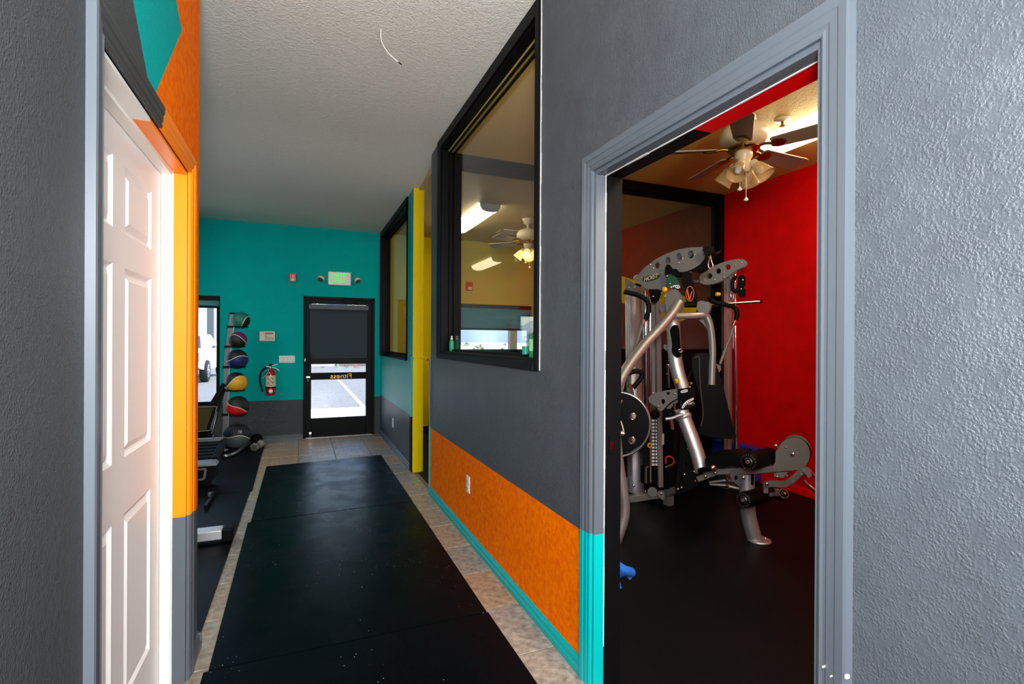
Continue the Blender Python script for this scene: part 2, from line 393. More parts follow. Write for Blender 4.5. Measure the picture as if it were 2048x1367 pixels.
def wall_grid(name, ax, v0, v1, us, zs, openings, matf, label):
    mb = MB()
    for i in range(len(us)-1):
        for j in range(len(zs)-1):
            u, z = (us[i]+us[i+1])/2, (zs[j]+zs[j+1])/2
            if any(a < u < b and c < z < d for a, b, c, d in openings): continue
            if ax == 'Y': mb.box(us[i], us[i+1], v0, v1, zs[j], zs[j+1], matf(u, z))
            else: mb.box(v0, v1, us[i], us[i+1], zs[j], zs[j+1], matf(u, z))
    return struct(mb.build(name), label, 'wall')
WL, WD, WY = (-2.6, -.985, .505, 1.93), (.0194, .9787, 0, 1.971), (2.155, 3.50, 1.17, 1.945)
wall_grid('wall_far', 'Y', YF, YF+.14, [-4.6, -2.6, -.985, .0194, .9787, 1.116], [-.02, .505, ZB, 1.93, 1.971, HC+.1], [WL, WD],
          lambda u, z: M['teal'] if z > ZB else M['greyd'], 'teal end wall with charcoal dado holding the exit door')
wall_grid('wall_far', 'Y', YF, YF+.14, [1.116, 2.155, 3.50, 4.25], [-.02, .07, 1.17, 1.945, LC+.1], [WY],
          lambda u, z: M['yellow'] if z > .07 else M['tblack'], 'yellow end wall with window and raised blind')
# left wall with its painted shapes
X0, TH = -.42, .11
mb = MB()
def lp(pts, m): mb.prism([(X0, y, z) for y, z in pts], (-TH, 0, 0), m)
lp([(-2.5, 0), (1.39, 0), (1.39, HC+.1), (-2.5, HC+.1)], M['greyd'])  # near stretch: charcoal darkened, its shade put into the colour
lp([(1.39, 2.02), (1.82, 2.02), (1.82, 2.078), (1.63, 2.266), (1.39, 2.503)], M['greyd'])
lp([(1.82, 2.078), (2.22, 2.522), (1.39, 2.949), (1.39, 2.503), (1.63, 2.266)], M['teal'])
lp([(1.82, 2.02), (2.57, 2.02), (2.57, 3.13), (2.22, 3.13), (2.22, 2.522), (1.82, 2.078)], Ored)
lp([(2.22, 2.522), (2.22, 3.13), (1.39, 3.13), (1.39, 2.949)], Ored)
lp([(2.335, .62), (2.57, .62), (2.57, 2.02), (2.335, 2.02)], Ored)
lp([(2.335, 0), (2.57, 0), (2.57, .62), (2.335, .62)], G)
struct(mb.build('wall_left'), 'left hall wall painted charcoal, teal and orange around the cream door', 'wall')
struct(MB().box(-4.6, -.53, 2.46, 2.57, 0, HC+.1, M['teal']).build('wall_near'), 'wall turning left behind the orange corner', 'wall')
struct(MB().box(-4.7, -4.6, 2.46, 7.65, -.02, HC+.1, M['teal']).build('wall_left'), 'outer wall of the room with the ball rack', 'wall')
struct(MB().box(-1.8, 1.116, -2.6, -2.5, 0, HC+.1, G).build('wall_back'), 'wall closing the hall behind the camera', 'wall')
struct(MB().box(-1.8, -1.7, -2.5, 2.46, 0, HC+.1, G).build('wall_left'), 'far wall of the closet behind the cream door', 'wall')
# gym and yellow room walls
wall_grid('wall_red', 'X', XR, XR+.11, [-2.1, -1.4, -.35, YP], [-.02, .95, 1.9, LC+.1], [(-1.4, -.35, .95, 1.9)], lambda u, z: M['red'], 'bright red gym wall behind the weight machine')
mb = MB().box(XR, XR+.11, YP, 7.65, -.02, LC+.1, M['brown'])
def band(pts, m): mb.prism([on('X', XR, x, y) for x, y in pts], (-.002, 0, 0), m)
band([(1150, 520), (1233, 548), (1300, 570), (1395, 600), (1392, 628), (1355, 646), (1318, 668), (1318, 640), (1233, 600)], M['yellow'])
band([(1322, 706), (1322, 668), (1355, 646), (1392, 628), (1432, 612), (1432, 706)], M['mauve'])
struct(mb.build('wall_brown'), 'brown wall with a yellow diagonal band seen behind the glass partition', 'wall')
struct(MB().box(XI, XR, -2.1, -2.0, 0, LC+.1, M['red']).build('wall_back'), 'back wall of the red gym room', 'wall')
wm = struct(MB().box(XI, XR, YP, YP+.09, 0, 1.262, M['tblack']).build('wall_middle'), 'black half wall under the glass partition behind the weight machine', 'wall')

# ceilings and roof
mb = MB(); prof = [(2.46, HC)]+[(4.05+1.5*i/14, HC-(HC-LC)*(.5-.5*math.cos(PI*i/14))) for i in range(15)]+[(7.65, LC)]; n = len(prof)
mb.add([(x, y, z) for x in (-4.7, 1.116) for y, z in prof], [(i, i+1, n+i+1, n+i) for i in range(n-1)], M['ceil'], True)
mb.box(-4.7, 1.116, 2.46, 7.65, HC+.02, HC+.1, M['ceil'])
struct(mb.build('ceiling'), 'textured off white ceiling of the hall and ball rack room', 'ceiling')
struct(MB().box(-1.8, 1.116, -2.6, 2.46, HC, HC+.1, M['ceil']).build('ceiling'), 'near part of the textured hall ceiling above the cream door', 'ceiling')
struct(MB().box(1.116, 4.25, -2.1, YP+.045, LC, LC+.2, M['ceilg']).build('ceiling'), 'golden textured ceiling of the red gym room', 'ceiling')
struct(MB().box(1.116, 4.25, YP+.045, 7.65, LC, LC+.2, M['ceilw']).build('ceiling'), 'tan textured ceiling of the yellow room', 'ceiling')
struct(MB().box(-4.75, 4.3, -2.7, 7.66, HC+.101, HC+.3, M['tblack']).build('roof'), 'flat roof over the whole building', 'roof')

# ------------------------------------------------------------ gym doorway casing, jamb, gaps
t1 = struct(thing('trim', 'moulded casing of the gym doorway, charcoal above and teal at its foot', 'door casing', (XW, 1.23, 0)), 'moulded casing of the gym doorway, charcoal above and teal at its foot', 'door casing')
mb = MB(); frame_run(mb, XW, -1, [(.757, 0), (.757, 2.032), (1.70, 2.032), (1.70, .603), (1.70, 0)], CASING, lambda y, z: M['tteal'] if (y > 1.2 and z < .5) else M['tgrey'])
mb.build('casing', t1)
mb = MB()
xs = 1.106
mb.box(XW, xs, 1.686, 1.70, .603, 2.03, M['tgrey']); mb.box(XW, xs, 1.686, 1.70, 0, .603, M['tteal'])
mb.box(XW, xs, .757, .771, 0, 2.03, M['tgrey']); mb.box(XW, xs, .771, 1.686, 2.016, 2.03, M['tgrey'])
mb.build('jamb', t1)
mb = MB(); mb.box(xs, XI+.012, 1.686, 1.70, 0, 2.03, M['tblack']); mb.box(xs, XI+.012, .757, .771, 0, 2.03, M['tred'])
yb = on('Z', 2.016, 1368, 254).y
mb.box(xs, XI+.012, yb, 1.686, 2.016, 2.03, M['tblack']); mb.box(xs, XI+.012, .771, yb, 2.016, 2.03, M['tred'])
mb.box(XI, XI+.015, .69, .757, 0, 2.10, M['tred']); mb.box(XI, XI+.015, 1.70, 1.77, 0, 2.10, M['tblack']); mb.box(XI, XI+.015, .757, 1.70, 2.03, 2.10, M['tblack'])
mb.build('jamb', t1)['label'] = 'black and red painted inner half of the jamb'
mb = MB()
for k in range(26):                                        # ragged unpainted seam between the two paints
    z0 = k*.0780; wd = random.uniform(.002, .006)
    if z0 > .1: mb.box(xs-wd/2, xs+wd/2, 1.6845, 1.687, z0, z0+.078, M['twhite'])
for k in range(14):
    y0 = .771+k*.0653; wd = random.uniform(.004, .012)
    mb.box(xs-wd/2, xs+wd/2, y0, y0+.0653, 2.0145, 2.017, M['twhite'])
mb.build('paint_seam', t1)
mb = MB()
for x, y, a in ((1692, 1353, .0022), (1645.5, 1333, .0011), (1661, 1352, .0008)):
    p = on('X', XW-.02, x, y); mb.box(XW-.0212, XW-.012, p.y-a, p.y+a, p.z-a*1.6, p.z+a*1.6, M['twhite'])
mb.build('paint_chip', t1)
mb = MB(); p = on('Y', 1.686, 1222, 888)
mb.box(p.x-.010, p.x+.012, 1.682, 1.687, p.z-.035, p.z+.035, M['black']); mb.box(p.x-.006, p.x+.006, 1.680, 1.684, p.z-.018, p.z+.012, M['chrome'])
mb.build('strike_plate', t1)
t2 = struct(thing('trim', 'x', 'door casing', (XW, 4.41, 0)), 'dark casing and ledge at the near side of the yellow room doorway', 'door casing')
mb = MB(); mb.box(XW-.012, XI+.01, 4.40, 4.416, 0, .60, M['tteal']); mb.box(XW-.012, XI+.01, 4.40, 4.416, .60, 1.185, M['tgrey'])
mb.box(XW-.006, XI-.0, 4.416, 4.424, 0, 1.185, M['tgrey'])
mb.build('casing', t2); MB().box(XW-.02, XI+.03, 4.40, 4.47, 1.185, 1.20, M['tgrey']).build('ledge', t2)
t3 = struct(thing('trim', 'x', 'door casing', (XW, 5.19, 0)), 'yellow and teal casing with ledge on the pillar beside the yellow room doorway', 'door casing')
mb = MB()
for a, b, d in ((XW+.006, XI-.004, .012), (XW+.016, XI-.02, .018), (XW+.03, XI-.035, .014), (XW+.045, XI-.05, .02)): mb.box(a, b, 5.188-d, 5.188, 0, 1.18, M['tyellow'])
mb.build('casing', t3)
mb = MB(); mb.box(XW-.012, XW, 5.19, 5.27, ZB+.03, 1.18, M['tteal']); mb.box(XW-.012, XW, 5.19, 5.27, 0, ZB+.03, M['tblack']); mb.box(XW-.016, XW, 5.205, 5.245, ZB+.03, 1.18, M['tteal'])
mb.build('casing', t3)['label'] = 'teal side casing, black at its foot'
mb = MB(); mb.box(XW-.03, XW+.002, 5.15, 5.30, 1.18, 1.195, M['tteal']); mb.box(XW+.002, XI+.03, 5.15, 5.22, 1.18, 1.195, M['tyellow']); mb.build('ledge', t3)

# baseboards
BB = [(0, 0), (.016, 0), (.016, .028), (.012, .034), (.013, .040), (.011, .046), (.012, .052), (.006, .062), (.003, .068), (0, .068)]
def base(name, p0, p1, out, m, label):
    o = Vector(out); P = [Vector(p0)+o*a+Vector((0, 0, b)) for a, b in BB]
    return struct(MB().prism(P, Vector(p1)-Vector(p0), m).build(name), label, 'baseboard')
base('baseboard_right', (XW, 1.772, 0), (XW, 4.40, 0), (-1, 0, 0), M['tteal'], 'teal moulded baseboard under the orange band')
base('baseboard_right', (XW, 5.27, 0), (XW, YF, 0), (-1, 0, 0), M['tgrey'], 'charcoal baseboard leading to the exit door')
base('baseboard_far', (-.72, YF, 0), (.0194, YF, 0), (0, -1, 0), M['tgrey'], 'charcoal baseboard left of the exit door')
base('baseboard_left', (X0, 2.412, 0), (X0, 2.586, 0), (1, 0, 0), M['tgrey'], 'short charcoal baseboard below the orange corner')
base('baseboard_left', (X0+.016, 2.57, 0), (-1.2, 2.57, 0), (0, 1, 0), M['tgrey'], 'charcoal baseboard turning behind the orange corner')
base('baseboard_red', (XR, -1.5, 0), (XR, YP, 0), (-1, 0, 0), M['tred'], 'red baseboard of the gym wall')

# ------------------------------------------------------------ cream door on the left
d1 = struct(thing('door_1', 'cream six panel door with casing painted charcoal and orange', 'door', (X0, 1.86, 0)), 'cream six panel door with casing painted charcoal and orange', 'door')
mb = MB(); frame_run(mb, X0, 1, [(1.385, 0), (1.385, 2.025), (1.887, 2.025), (2.34, 2.025), (2.34, .661), (2.34, 0)], CASING,
                     lambda y, z: (M['tgrey'] if z < .6 else M['torange']) if y > 2.3 else (M['torange'] if y > 1.9 else (M['tdark'] if z > 1.9 else M['tgrey'])))
mb.build('casing', d1)
mb = MB(); xm = -.465
mb.box(xm, X0, 1.385, 1.400, 0, 2.025, M['tgrey']); mb.box(-.53, xm, 1.385, 1.400, 0, 2.025, M['twhite'])
mb.box(xm, X0, 2.325, 2.340, .661, 2.025, M['torange']); mb.box(xm, X0, 2.325, 2.340, 0, .661, M['tgrey']); mb.box(-.53, xm, 2.325, 2.340, 0, 2.025, M['twhite'])
mb.box(xm, X0, 1.400, 1.80, 2.010, 2.025, M['twhite']); mb.box(xm, X0, 1.80, 2.325, 2.010, 2.025, M['torange']); mb.box(-.53, xm, 1.400, 2.325, 2.010, 2.025, M['twhite'])
mb.box(-.503, -.468, 2.314, 2.325, 0, 2.010, M['twhite']); mb.box(-.503, -.468, 1.40, 1.411, 0, 2.010, M['twhite']); mb.box(-.503, -.468, 1.411, 2.314, 1.999, 2.010, M['twhite'])
mb.build('jamb', d1)
XD = -.505; ys = [(1.500, 1.783), (1.893, 2.186)]; zs = [(.235, .82), (.995, 1.58), (1.685, 1.895)]
outl = [(XD, 1.408, .012), (XD, 2.318, .012), (XD, 2.318, 2.003), (XD, 1.408, 2.003)]
holes = [[(XD, a, c), (XD, b, c), (XD, b, d), (XD, a, d)] for a, b in ys for c, d in zs]
plate('slab', [outl]+holes, (-.014, 0, 0), M['door'], d1)
MB().box(-.545, -.5191, 1.408, 2.318, .012, 2.003, M['door']).build('core', d1)
for a, b in ys:
    for c, d in zs:
        mb = MB(); x0, e, f = -.519, .010, .038
        def rr(x, i): return [(x, a+i, c+i), (x, b-i, c+i), (x, b-i, d-i), (x, a+i, d-i)]
        R = rr(XD, 0)+rr(XD-.009, e)+rr(XD-.011, e+.006)+rr(XD-.001, f)+rr(XD-.001, f+.004)
        fs = [(4*k+i, 4*k+(i+1) % 4, 4*k+4+(i+1) % 4, 4*k+4+i) for k in range(4) for i in range(4)]+[(16, 17, 18, 19)]
        mb.add(R, fs, M['door']); mb.build('panel', d1)
p = on('X', -.505, 195, 1065)
MB().lathe([(.026, 0), (.026, .006), (.011, .01), (.011, .03), (.026, .036), (.03, .05), (.024, .062), (0, .066)], M['brass'], (-.505, 1.468, .93), (1, 0, 0)).build('knob', d1)

# ------------------------------------------------------------ interior windows
def interior_window(name, label, y0, y1, z0, z1, wl, wr_, wb, wt, recess):
    wdw = struct(thing(name, label, 'window', (XW, (y0+y1)/2, z0)), label, 'window'); K = M['tblack']
    MB().box(XW-.014, XW, y1, y1+wl, z0-wb, z1+wt, K).build('frame', wdw, .003); MB().box(XW-.014, XW, y0-wr_, y0, z0-wb, z1+wt, K).build('frame', wdw, .003)
    MB().box(XW-.014, XW, y0, y1, z1, z1+wt, K).build('frame', wdw, .003); MB().box(XW-.018, XW, y0, y1, z0-wb, z0, K).build('sill', wdw, .003)
    mb = MB(); a, b = XW-.001, XI+.02
    mb.box(a, b, y1-.014, y1, z0, z1, K); mb.box(a, b, y0, y0+.014, z0, z1, K); mb.box(a, b, y0, y1, z1-.014, z1, K); mb.box(a, b, y0, y1, z0, z0+.014, K)
    c, d = XW+recess-.014, XW+recess+.014
    for s in (0, 1):
        q0, q1 = (c-.012, c) if s == 0 else (d, d+.012)
        mb.box(q0, q1, y1-.04, y1, z0, z1, K); mb.box(q0, q1, y0, y0+.04, z0, z1, K); mb.box(q0, q1, y0, y1, z1-.04, z1, K); mb.box(q0, q1, y0, y1, z0, z0+.032, K)
    mb.build('lining', wdw)
    MB().box(XW+recess-.003, XW+recess+.003, y0+.012, y1-.012, z0+.012, z1-.012, M['pane']).build('pane', wdw)
    return wdw
w1 = interior_window('window_1', 'tall black framed window in the charcoal wall above the orange band', 2.23, YP, 1.262, 2.955, .09, .045, .045, .075, .085)
mb = MB()
for k in range(24):
    z0 = 1.22+k*.075
    mb.box(XW-.003, XW, 2.185-random.uniform(.004, .009), 2.185, z0, z0+.075, M['twhite'])
    if k % 3: mb.box(XW-.003, XW, 4.15, 4.15+random.uniform(.004, .012), z0, z0+.075, M['twhite'])
mb.build('paint_seam', w1)
interior_window('window_2', 'tall black framed window in the teal wall beside the exit door', 5.48, 7.45, 1.175, 2.86, .05, .0, .03, .07, .085)
# glass partition
w3 = struct(thing('window_3', 'black framed glass partition between the red gym and the yellow room', 'window', (2.6, YP, 1.26)), 'black framed glass partition between the red gym and the yellow room', 'window')
K = M['tblack']; y0, y1 = YP-.012, YP+.10
MB().box(XI, XR, y0, y1, 2.84, LC, K).build('frame', w3); MB().box(XI, XI+.06, y0, y1, 1.262, 2.84, K).build('frame', w3)
MB().box(XR-.075, XR, y0, y1, 1.262, 2.84, K).build('frame', w3); MB().box(XI, XR, y0, y1, 1.262, 1.29, K).build('sill', w3)
MB().box(XI+.05, XR-.07, YP+.042, YP+.048, 1.28, 2.85, M['panep']).build('pane', w3)
mb = MB(); mb.box(XI+.06, XR-.075, YP+.02, YP+.036, 2.80, 2.84, K); mb.box(XR-.11, XR-.075, YP+.02, YP+.036, 1.29, 2.84, K); mb.build('stop', w3)

# outside windows: frame, pane, blind
def outside_window(name, label, x0, x1, z0, z1, zb, bl, mull=()):
    wdw = struct(thing(name, label, 'window', ((x0+x1)/2, YF, z0)), label, 'window'); A = M['alu']; a, b = YF+.05, YF+.11
    for q in ((x0, x0+.045, z0, z1), (x1-.045, x1, z0, z1), (x0, x1, z1-.045, z1), (x0, x1, z0, z0+.045)): MB().box(q[0], q[1], a, b, q[2], q[3], A).build('frame', wdw, .003)
    for m_ in mull: MB().box(m_-.025, m_+.025, a, b, z0, z1, A).build('mullion', wdw, .003)
    MB().box(x0+.04, x1-.04, YF+.078, YF+.083, z0+.04, z1-.04, M['pane']).build('pane', wdw)
    n = max(2, int((z1-.06-zb)/.014)); mb = MB(); h = (z1-.055-zb)/n
    prof = []
    for k in range(n+1): prof += [(YF+.018, zb+k*h), (YF+.034, zb+(k+.5)*h)]
    prof = prof[:-1]
    pts = [(x0+.012, y, z) for y, z in prof]+[(x0+.012, y+.006, z) for y, z in reversed(prof)]
    mb.prism(pts, (x1-x0-.024, 0, 0), bl); mb.build('blind', wdw)
    MB().box(x0+.008, x1-.008, YF+.006, YF+.048, z1-.058, z1, M['satin']).build('head_rail', wdw, .003)
    MB().box(x0+.012, x1-.012, YF+.012, YF+.044, zb-.028, zb, M['satin']).build('bottom_rail', wdw, .003)
    return wdw
cell = translucent('blue_grey_cellular_blind', (146, 192, 190), .7)
outside_window('window_4', 'window behind the ball rack with its dark blind rolled up', *WL[:2], *WL[2:], 1.80, cell, (-1.8,))
outside_window('window_5', 'window in the yellow wall with blue grey pleated blind half down', *WY[:2], *WY[2:], 1.565, cell)
wg = struct(thing('window_6', 'side window in the red wall of the gym', 'window', (XR, -.9, .95)), 'side window in the red wall of the gym', 'window')
for q in ((-1.4, -1.35, .95, 1.9), (-.40, -.35, .95, 1.9), (-1.4, -.35, 1.85, 1.9), (-1.4, -.35, .95, 1.0)): MB().box(XR+.03, XR+.09, q[0], q[1], q[2], q[3], M['alu']).build('frame', wg)
MB().box(XR+.057, XR+.063, -1.36, -.39, .99, 1.86, M['pane']).build('pane', wg)
for nm, lo, ta, sx, sy in (('sky_portal', ((WL[0]+WL[1])/2, YF+.145, 1.2), ((WL[0]+WL[1])/2, 0, 1.2), 1.6, 1.4), ('sky_portal', (.5, YF+.145, .65), (.5, 0, .65), .8, .8), ('sky_portal', (2.83, YF+.145, 1.36), (2.83, 0, 1.36), 1.35, .42), ('sky_portal', (XR+.115, -.88, 1.42), (0, -.88, 1.42), 1.05, .95)):
    portal(nm, lo, ta, sx, sy)

# ------------------------------------------------------------ exit door
d2 = struct(thing('door_2', 'dark bronze glazed exit door with roller shade and mirrored word on its glass', 'door', (.5, YF, 0)), 'dark bronze glazed exit door with roller shade and mirrored word on its glass', 'door')
A = M['alu']; x0, x1 = WD[0], WD[1]
for q in ((x0, x0+.035, 0, 1.971), (x1-.035, x1, 0, 1.971), (x0, x1, 1.935, 1.971)): MB().box(q[0], q[1], YF-.012, YF+.12, q[2], q[3], A).build('frame', d2, .003)
a, b = YF+.02, YF+.065
MB().box(x0+.034, .124, a, b, .010, 1.936, A).build('stile', d2, .003); MB().box(.862, x1-.034, a, b, .010, 1.936, A).build('stile', d2, .003)
MB().box(.124, .862, a, b, .008, .268, A).build('rail', d2, .003); MB().box(.124, .862, a, b, 1.87, 1.936, A).build('rail', d2, .003)
MB().box(.12, .866, a+.018, a+.024, .26, 1.875, M['pane']).build('pane', d2)
bar = MB().box(.10, .885, a-.05, a-.005, 1.028, 1.103, M['satin']).build('push_bar', d2, .004)
MB().box(.045, .115, a-.055, a, 1.00, 1.19, M['black']).build('latch_box', bar, .004)
mb = MB(); mb.box(.04, .046, a-.06, a-.05, 1.07, 1.11, M['steel']); mb.box(.06, .11, a-.002, a, .835, .86, M['steel']); mb.lathe([(.016, 0), (.016, .01), (0, .01)], M['steel'], (.082, a, .80), (0, -1, 0)); mb.build('lock', d2)
sh = MB().box(.105, .872, a-.012, a-.009, 1.10, 1.80, mat('charcoal_roller_shade', (40, 52, 62), .8)).build('roller_shade', d2)
mb = MB(); mb.box(.085, .892, a-.06, a-.002, 1.79, 1.862, mat('shade_cassette', (48, 58, 68), .5)); mb.box(.105, .872, a-.018, a-.006, 1.09, 1.104, M['satin']); mb.build('shade_cassette', sh, .006)
mb = MB()
for x in (.19, .66, .80): mb.box(x, x+.02, a-.05, a-.03, 1.862, 1.87, M['steel'])
mb.build('bracket', sh)
st = MB().box(.122, .864, a+.014, a+.0175, .807, .905, M['black']).build('glass_strip', d2)
text('lettering', 'Fitness', M['brass'], (.52, a+.0135, .854), (1, 0, 0), (0, 0, 1), .066, .002, st, .285, mirror=True)
cl = MB().box(.53, .74, a-.05, a, 1.895, 1.945, M['black']).build('closer', d2, .006)
MB().box(.50, .80, YF-.03, YF-.02, 1.95, 1.965, M['black']).build('closer_arm', cl)
mb = MB(); mb.box(x0+.03, x1-.03, YF-.01, YF+.12, -.003, .008, M['steel']); mb.lathe([(.012, 0), (.012, .03), (.02, .034), (.02, .05), (0, .055)], M['chrome'], (.115, a-.02, .012)); mb.box(.10, .13, a-.03, a-.005, .06, .085, M['chrome']); mb.build('threshold', d2)
# ------------------------------------------------------------ mats
def rmat(name, pts, z0, z1, m, label, cat='mat'):
    mb = MB(); cx = sum(p[0] for p in pts)/len(pts); cy = sum(p[1] for p in pts)/len(pts)
    mb.prism([(x, y, z0) for x, y in pts], (0, 0, z1-z0), m)
    return tag(mb.build(name, bevel=.002, loc=(cx, cy, z0)), label, cat, 'rubber floor mats')
rmat('rubber_mat', [(-.343, 4.184), (.868, 4.216), (.870, 6.06), (-.341, 5.955)], .0005, .011, M['rubber'], 'black rubber mat nearest the exit door, with a pale sheen')
rmat('rubber_mat', [(-.345, 2.362), (.858, 2.352), (.866, 4.205), (-.361, 4.172)], .0005, .011, M['rubber'], 'middle black rubber mat of the hall, in front of the orange band')
rmat('rubber_mat', [(-.35, .52), (.866, .50), (.863, 2.347), (-.362, 2.356)], .0005, .011, M['rubber'], 'nearest black rubber mat of the hall, flecked with pale specks')
rmat('rubber_mat', [(-4.5, 5.05), (-.405, 5.05), (-.44, 7.28), (-4.5, 7.28)], -.004, .010, M['rubber2'], 'black rubber mat under the ball rack')
rmat('rubber_mat', [(-4.5, 2.60), (-.425, 2.60), (-.42, 5.046), (-4.5, 5.046)], -.004, .010, M['rubber2'], 'black rubber mat left of the tile strip behind the orange corner')

# ------------------------------------------------------------ things on the far wall
def fz(px, py): return on('Y', YF, px, py)
t = thing('fire_alarm_strobe', 'square red fire alarm strobe on the teal wall left of the exit sign', 'alarm', (-.117, YF, 2.21))
MB().box(-.172, -.062, YF-.035, YF, 2.155, 2.275, M['redp']).build('housing', t, .008)
mb = MB(); mb.ball((-.117, YF-.036, 2.185), .026, M['white'], 14, 8); mb.build('lens', t)
mb = MB(); mb.box(-.127, -.107, YF-.04, YF-.034, 2.232, 2.24, M['label']); mb.box(-.165, -.158, YF-.037, YF-.034, 2.17, 2.262, M['black']); mb.box(-.076, -.069, YF-.037, YF-.034, 2.17, 2.262, M['black']); mb.build('grille', t)

t = thing('exit_sign', 'white exit sign with green letters and two side lamps over the exit door', 'exit sign', (.485, YF, 2.13))
MB().box(.335, .64, YF-.06, YF, 2.135, 2.325, M['white']).build('housing', t, .012)
text('lettering', 'EXIT', M['exitg'], (.475, YF-.0615, 2.235), (1, 0, 0), (0, 0, 1), .135, .004, t, .205, label='green lit letters')
MB().box(.595, .615, YF-.064, YF-.06, 2.16, 2.215, M['label']).build('test_button', t)
for s, cx in ((-1, .255), (1, .715)):
    mb = MB(); hx = .335 if s < 0 else .64
    mb.cyl((hx, YF-.03, 2.26), (cx+s*-.03, YF-.05, 2.245), .006, M['chrome'], 8); mb.cyl((hx, YF-.03, 2.205), (cx+s*-.03, YF-.05, 2.215), .006, M['chrome'], 8)
    arm = mb.build('lamp_arm', t)
    mb = MB(); mb.lathe([(.018, 0), (.04, .012), (.05, .035), (.052, .055), (.05, .06)], M['ivory'], (cx, YF-.05, 2.245), (s*.35, -.5, -.75), 8); mb.build('lamp_head', t)
    mb = MB(); mb.lathe([(.047, .056), (.044, .062), (0, .064)], M['steel'], (cx, YF-.05, 2.245), (s*.35, -.5, -.75), 8); mb.build('lamp_lens', t)

t = thing('alarm_keypad', 'ivory alarm keypad above the light switches on the teal wall', 'keypad', (-.43, YF, 1.345))
MB().box(-.523, -.334, YF-.025, YF, 1.345, 1.477, M['ivory']).build('body', t, .006)
MB().box(-.452, -.352, YF-.027, YF-.024, 1.438, 1.460, M['green']).build('display', t)
mb = MB()
for k in range(4): mb.box(-.448, -.432, YF-.028, YF-.024, 1.365+k*.016, 1.373+k*.016, M['ink'])
for k in range(4):
    for j in range(3): mb.box(-.512+j*.018, -.50+j*.018, YF-.028, YF-.024, 1.362+k*.018, 1.372+k*.018, M['white'])
mb.build('buttons', t); MB().box(-.425, -.345, YF-.026, YF-.024, 1.37, 1.40, mat('tan_print', (206, 170, 120), .5)).build('printed_label', t)

t = thing('light_switch', 'white four gang rocker switch plate left of the exit door', 'light switch', (-.185, YF, 1.05))
MB().box(-.283, -.085, YF-.008, YF, 1.052, 1.148, M['white']).build('plate', t, .003)
for k in range(4):
    r = MB(); x = -.262+k*.045
    r.box(x-.002, x+.032, YF-.010, YF-.007, 1.066, 1.134, M['ink']); r.hexa([(x, YF-.012, 1.068), (x+.03, YF-.012, 1.068), (x+.03, YF-.007, 1.068), (x, YF-.007, 1.068)], [(x, YF-.018, 1.132), (x+.03, YF-.018, 1.132), (x+.03, YF-.007, 1.132), (x, YF-.007, 1.132)], M['white']); r.build('rocker', t)

ex, ey, ez = -.38, YF-.085, .628
t = thing('fire_extinguisher', 'red fire extinguisher hanging on the teal wall below the switches', 'fire extinguisher', (ex, ey, ez))
MB().lathe([(.05, 0), (.060, .004), (.063, .02), (.063, .27), (.058, .30), (.042, .325), (.022, .342), (.019, .36)], M['redp'], (ex, ey, ez), seg=24).build('cylinder', t)
lb = MB().lathe([(.0638, .115), (.0638, .262)], mat('extinguisher_label', (218, 204, 160), .5), (ex, ey, ez), seg=24, caps=False).build('label', t)
mb = MB()
for r_ in range(6):
    z = ez+.13+r_*.019
    for c_ in range(4):
        an = -PI/2-.42+c_*.28+random.uniform(-.03, .03); q = Vector((ex+.0645*math.cos(an), ey+.0645*math.sin(an), z)); tv = Vector((-math.sin(an), math.cos(an), 0)); w_ = random.uniform(.005, .008)
        mb.prism([q-tv*w_, q+tv*w_, q+tv*w_+Vector((0, 0, .009)), q-tv*w_+Vector((0, 0, .009))], Vector((math.cos(an), math.sin(an), 0))*.0006, M['ink'] if (r_+c_) % 3 else M['label'])
mb.build('label_print', lb)
mb = MB(); mb.lathe([(.0645, .095), (.0645, .108)], M['black'], (ex, ey, ez), seg=24); mb.box(ex-.03, ex+.03, ey+.055, YF, ez+.05, ez+.28, M['black']); mb.build('bracket', t)
mb = MB(); mb.lathe([(.026, 0), (.02, .008), (.026, .014), (.02, .017), (.0, .017)], M['label'], (ex+.005, ey-.0632, ez+.055), (0, -1, 0), 14); mb.build('badge', t)
mb = MB(); mb.cyl((ex, ey, ez+.355), (ex, ey, ez+.385), .017, M['steel'], 14); mb.cyl((ex, ey-.005, ez+.38), (ex, ey-.005, ez+.41), .02, M['black'], 12); mb.build('valve', t)
mb = MB(); mb.bar((ex-.02, ey-.01, ez+.378), (ex+.085, ey-.01, ez+.41), .022, .009, M['white']); mb.bar((ex+.015, ey-.01, ez+.366), (ex+.06, ey-.01, ez+.36), .02, .008, M['white']); mb.bar((ex+.058, ey-.01, ez+.36), (ex+.105, ey-.01, ez+.325), .02, .008, M['white']); mb.bar((ex-.055, ey-.01, ez+.383), (ex, ey-.01, ez+.372), .02, .012, M['white']); mb.build('handle', t)
MB().tube([(ex-.03, ey-.01, ez+.372), (ex-.075, ey-.01, ez+.355), (ex-.118, ey-.01, ez+.29), (ex-.128, ey-.01, ez+.2), (ex-.112, ey-.01, ez+.12), (ex-.095, ey-.01, ez+.045)], .011, M['black'], 10).build('hose', t)
MB().tube([(ex-.015, ey-.06, ez+.35), (ex-.05, ey-.05, ez+.27), (ex-.095, ey-.04, ez+.23)], .003, M['label'], 6).build('tag_string', t)

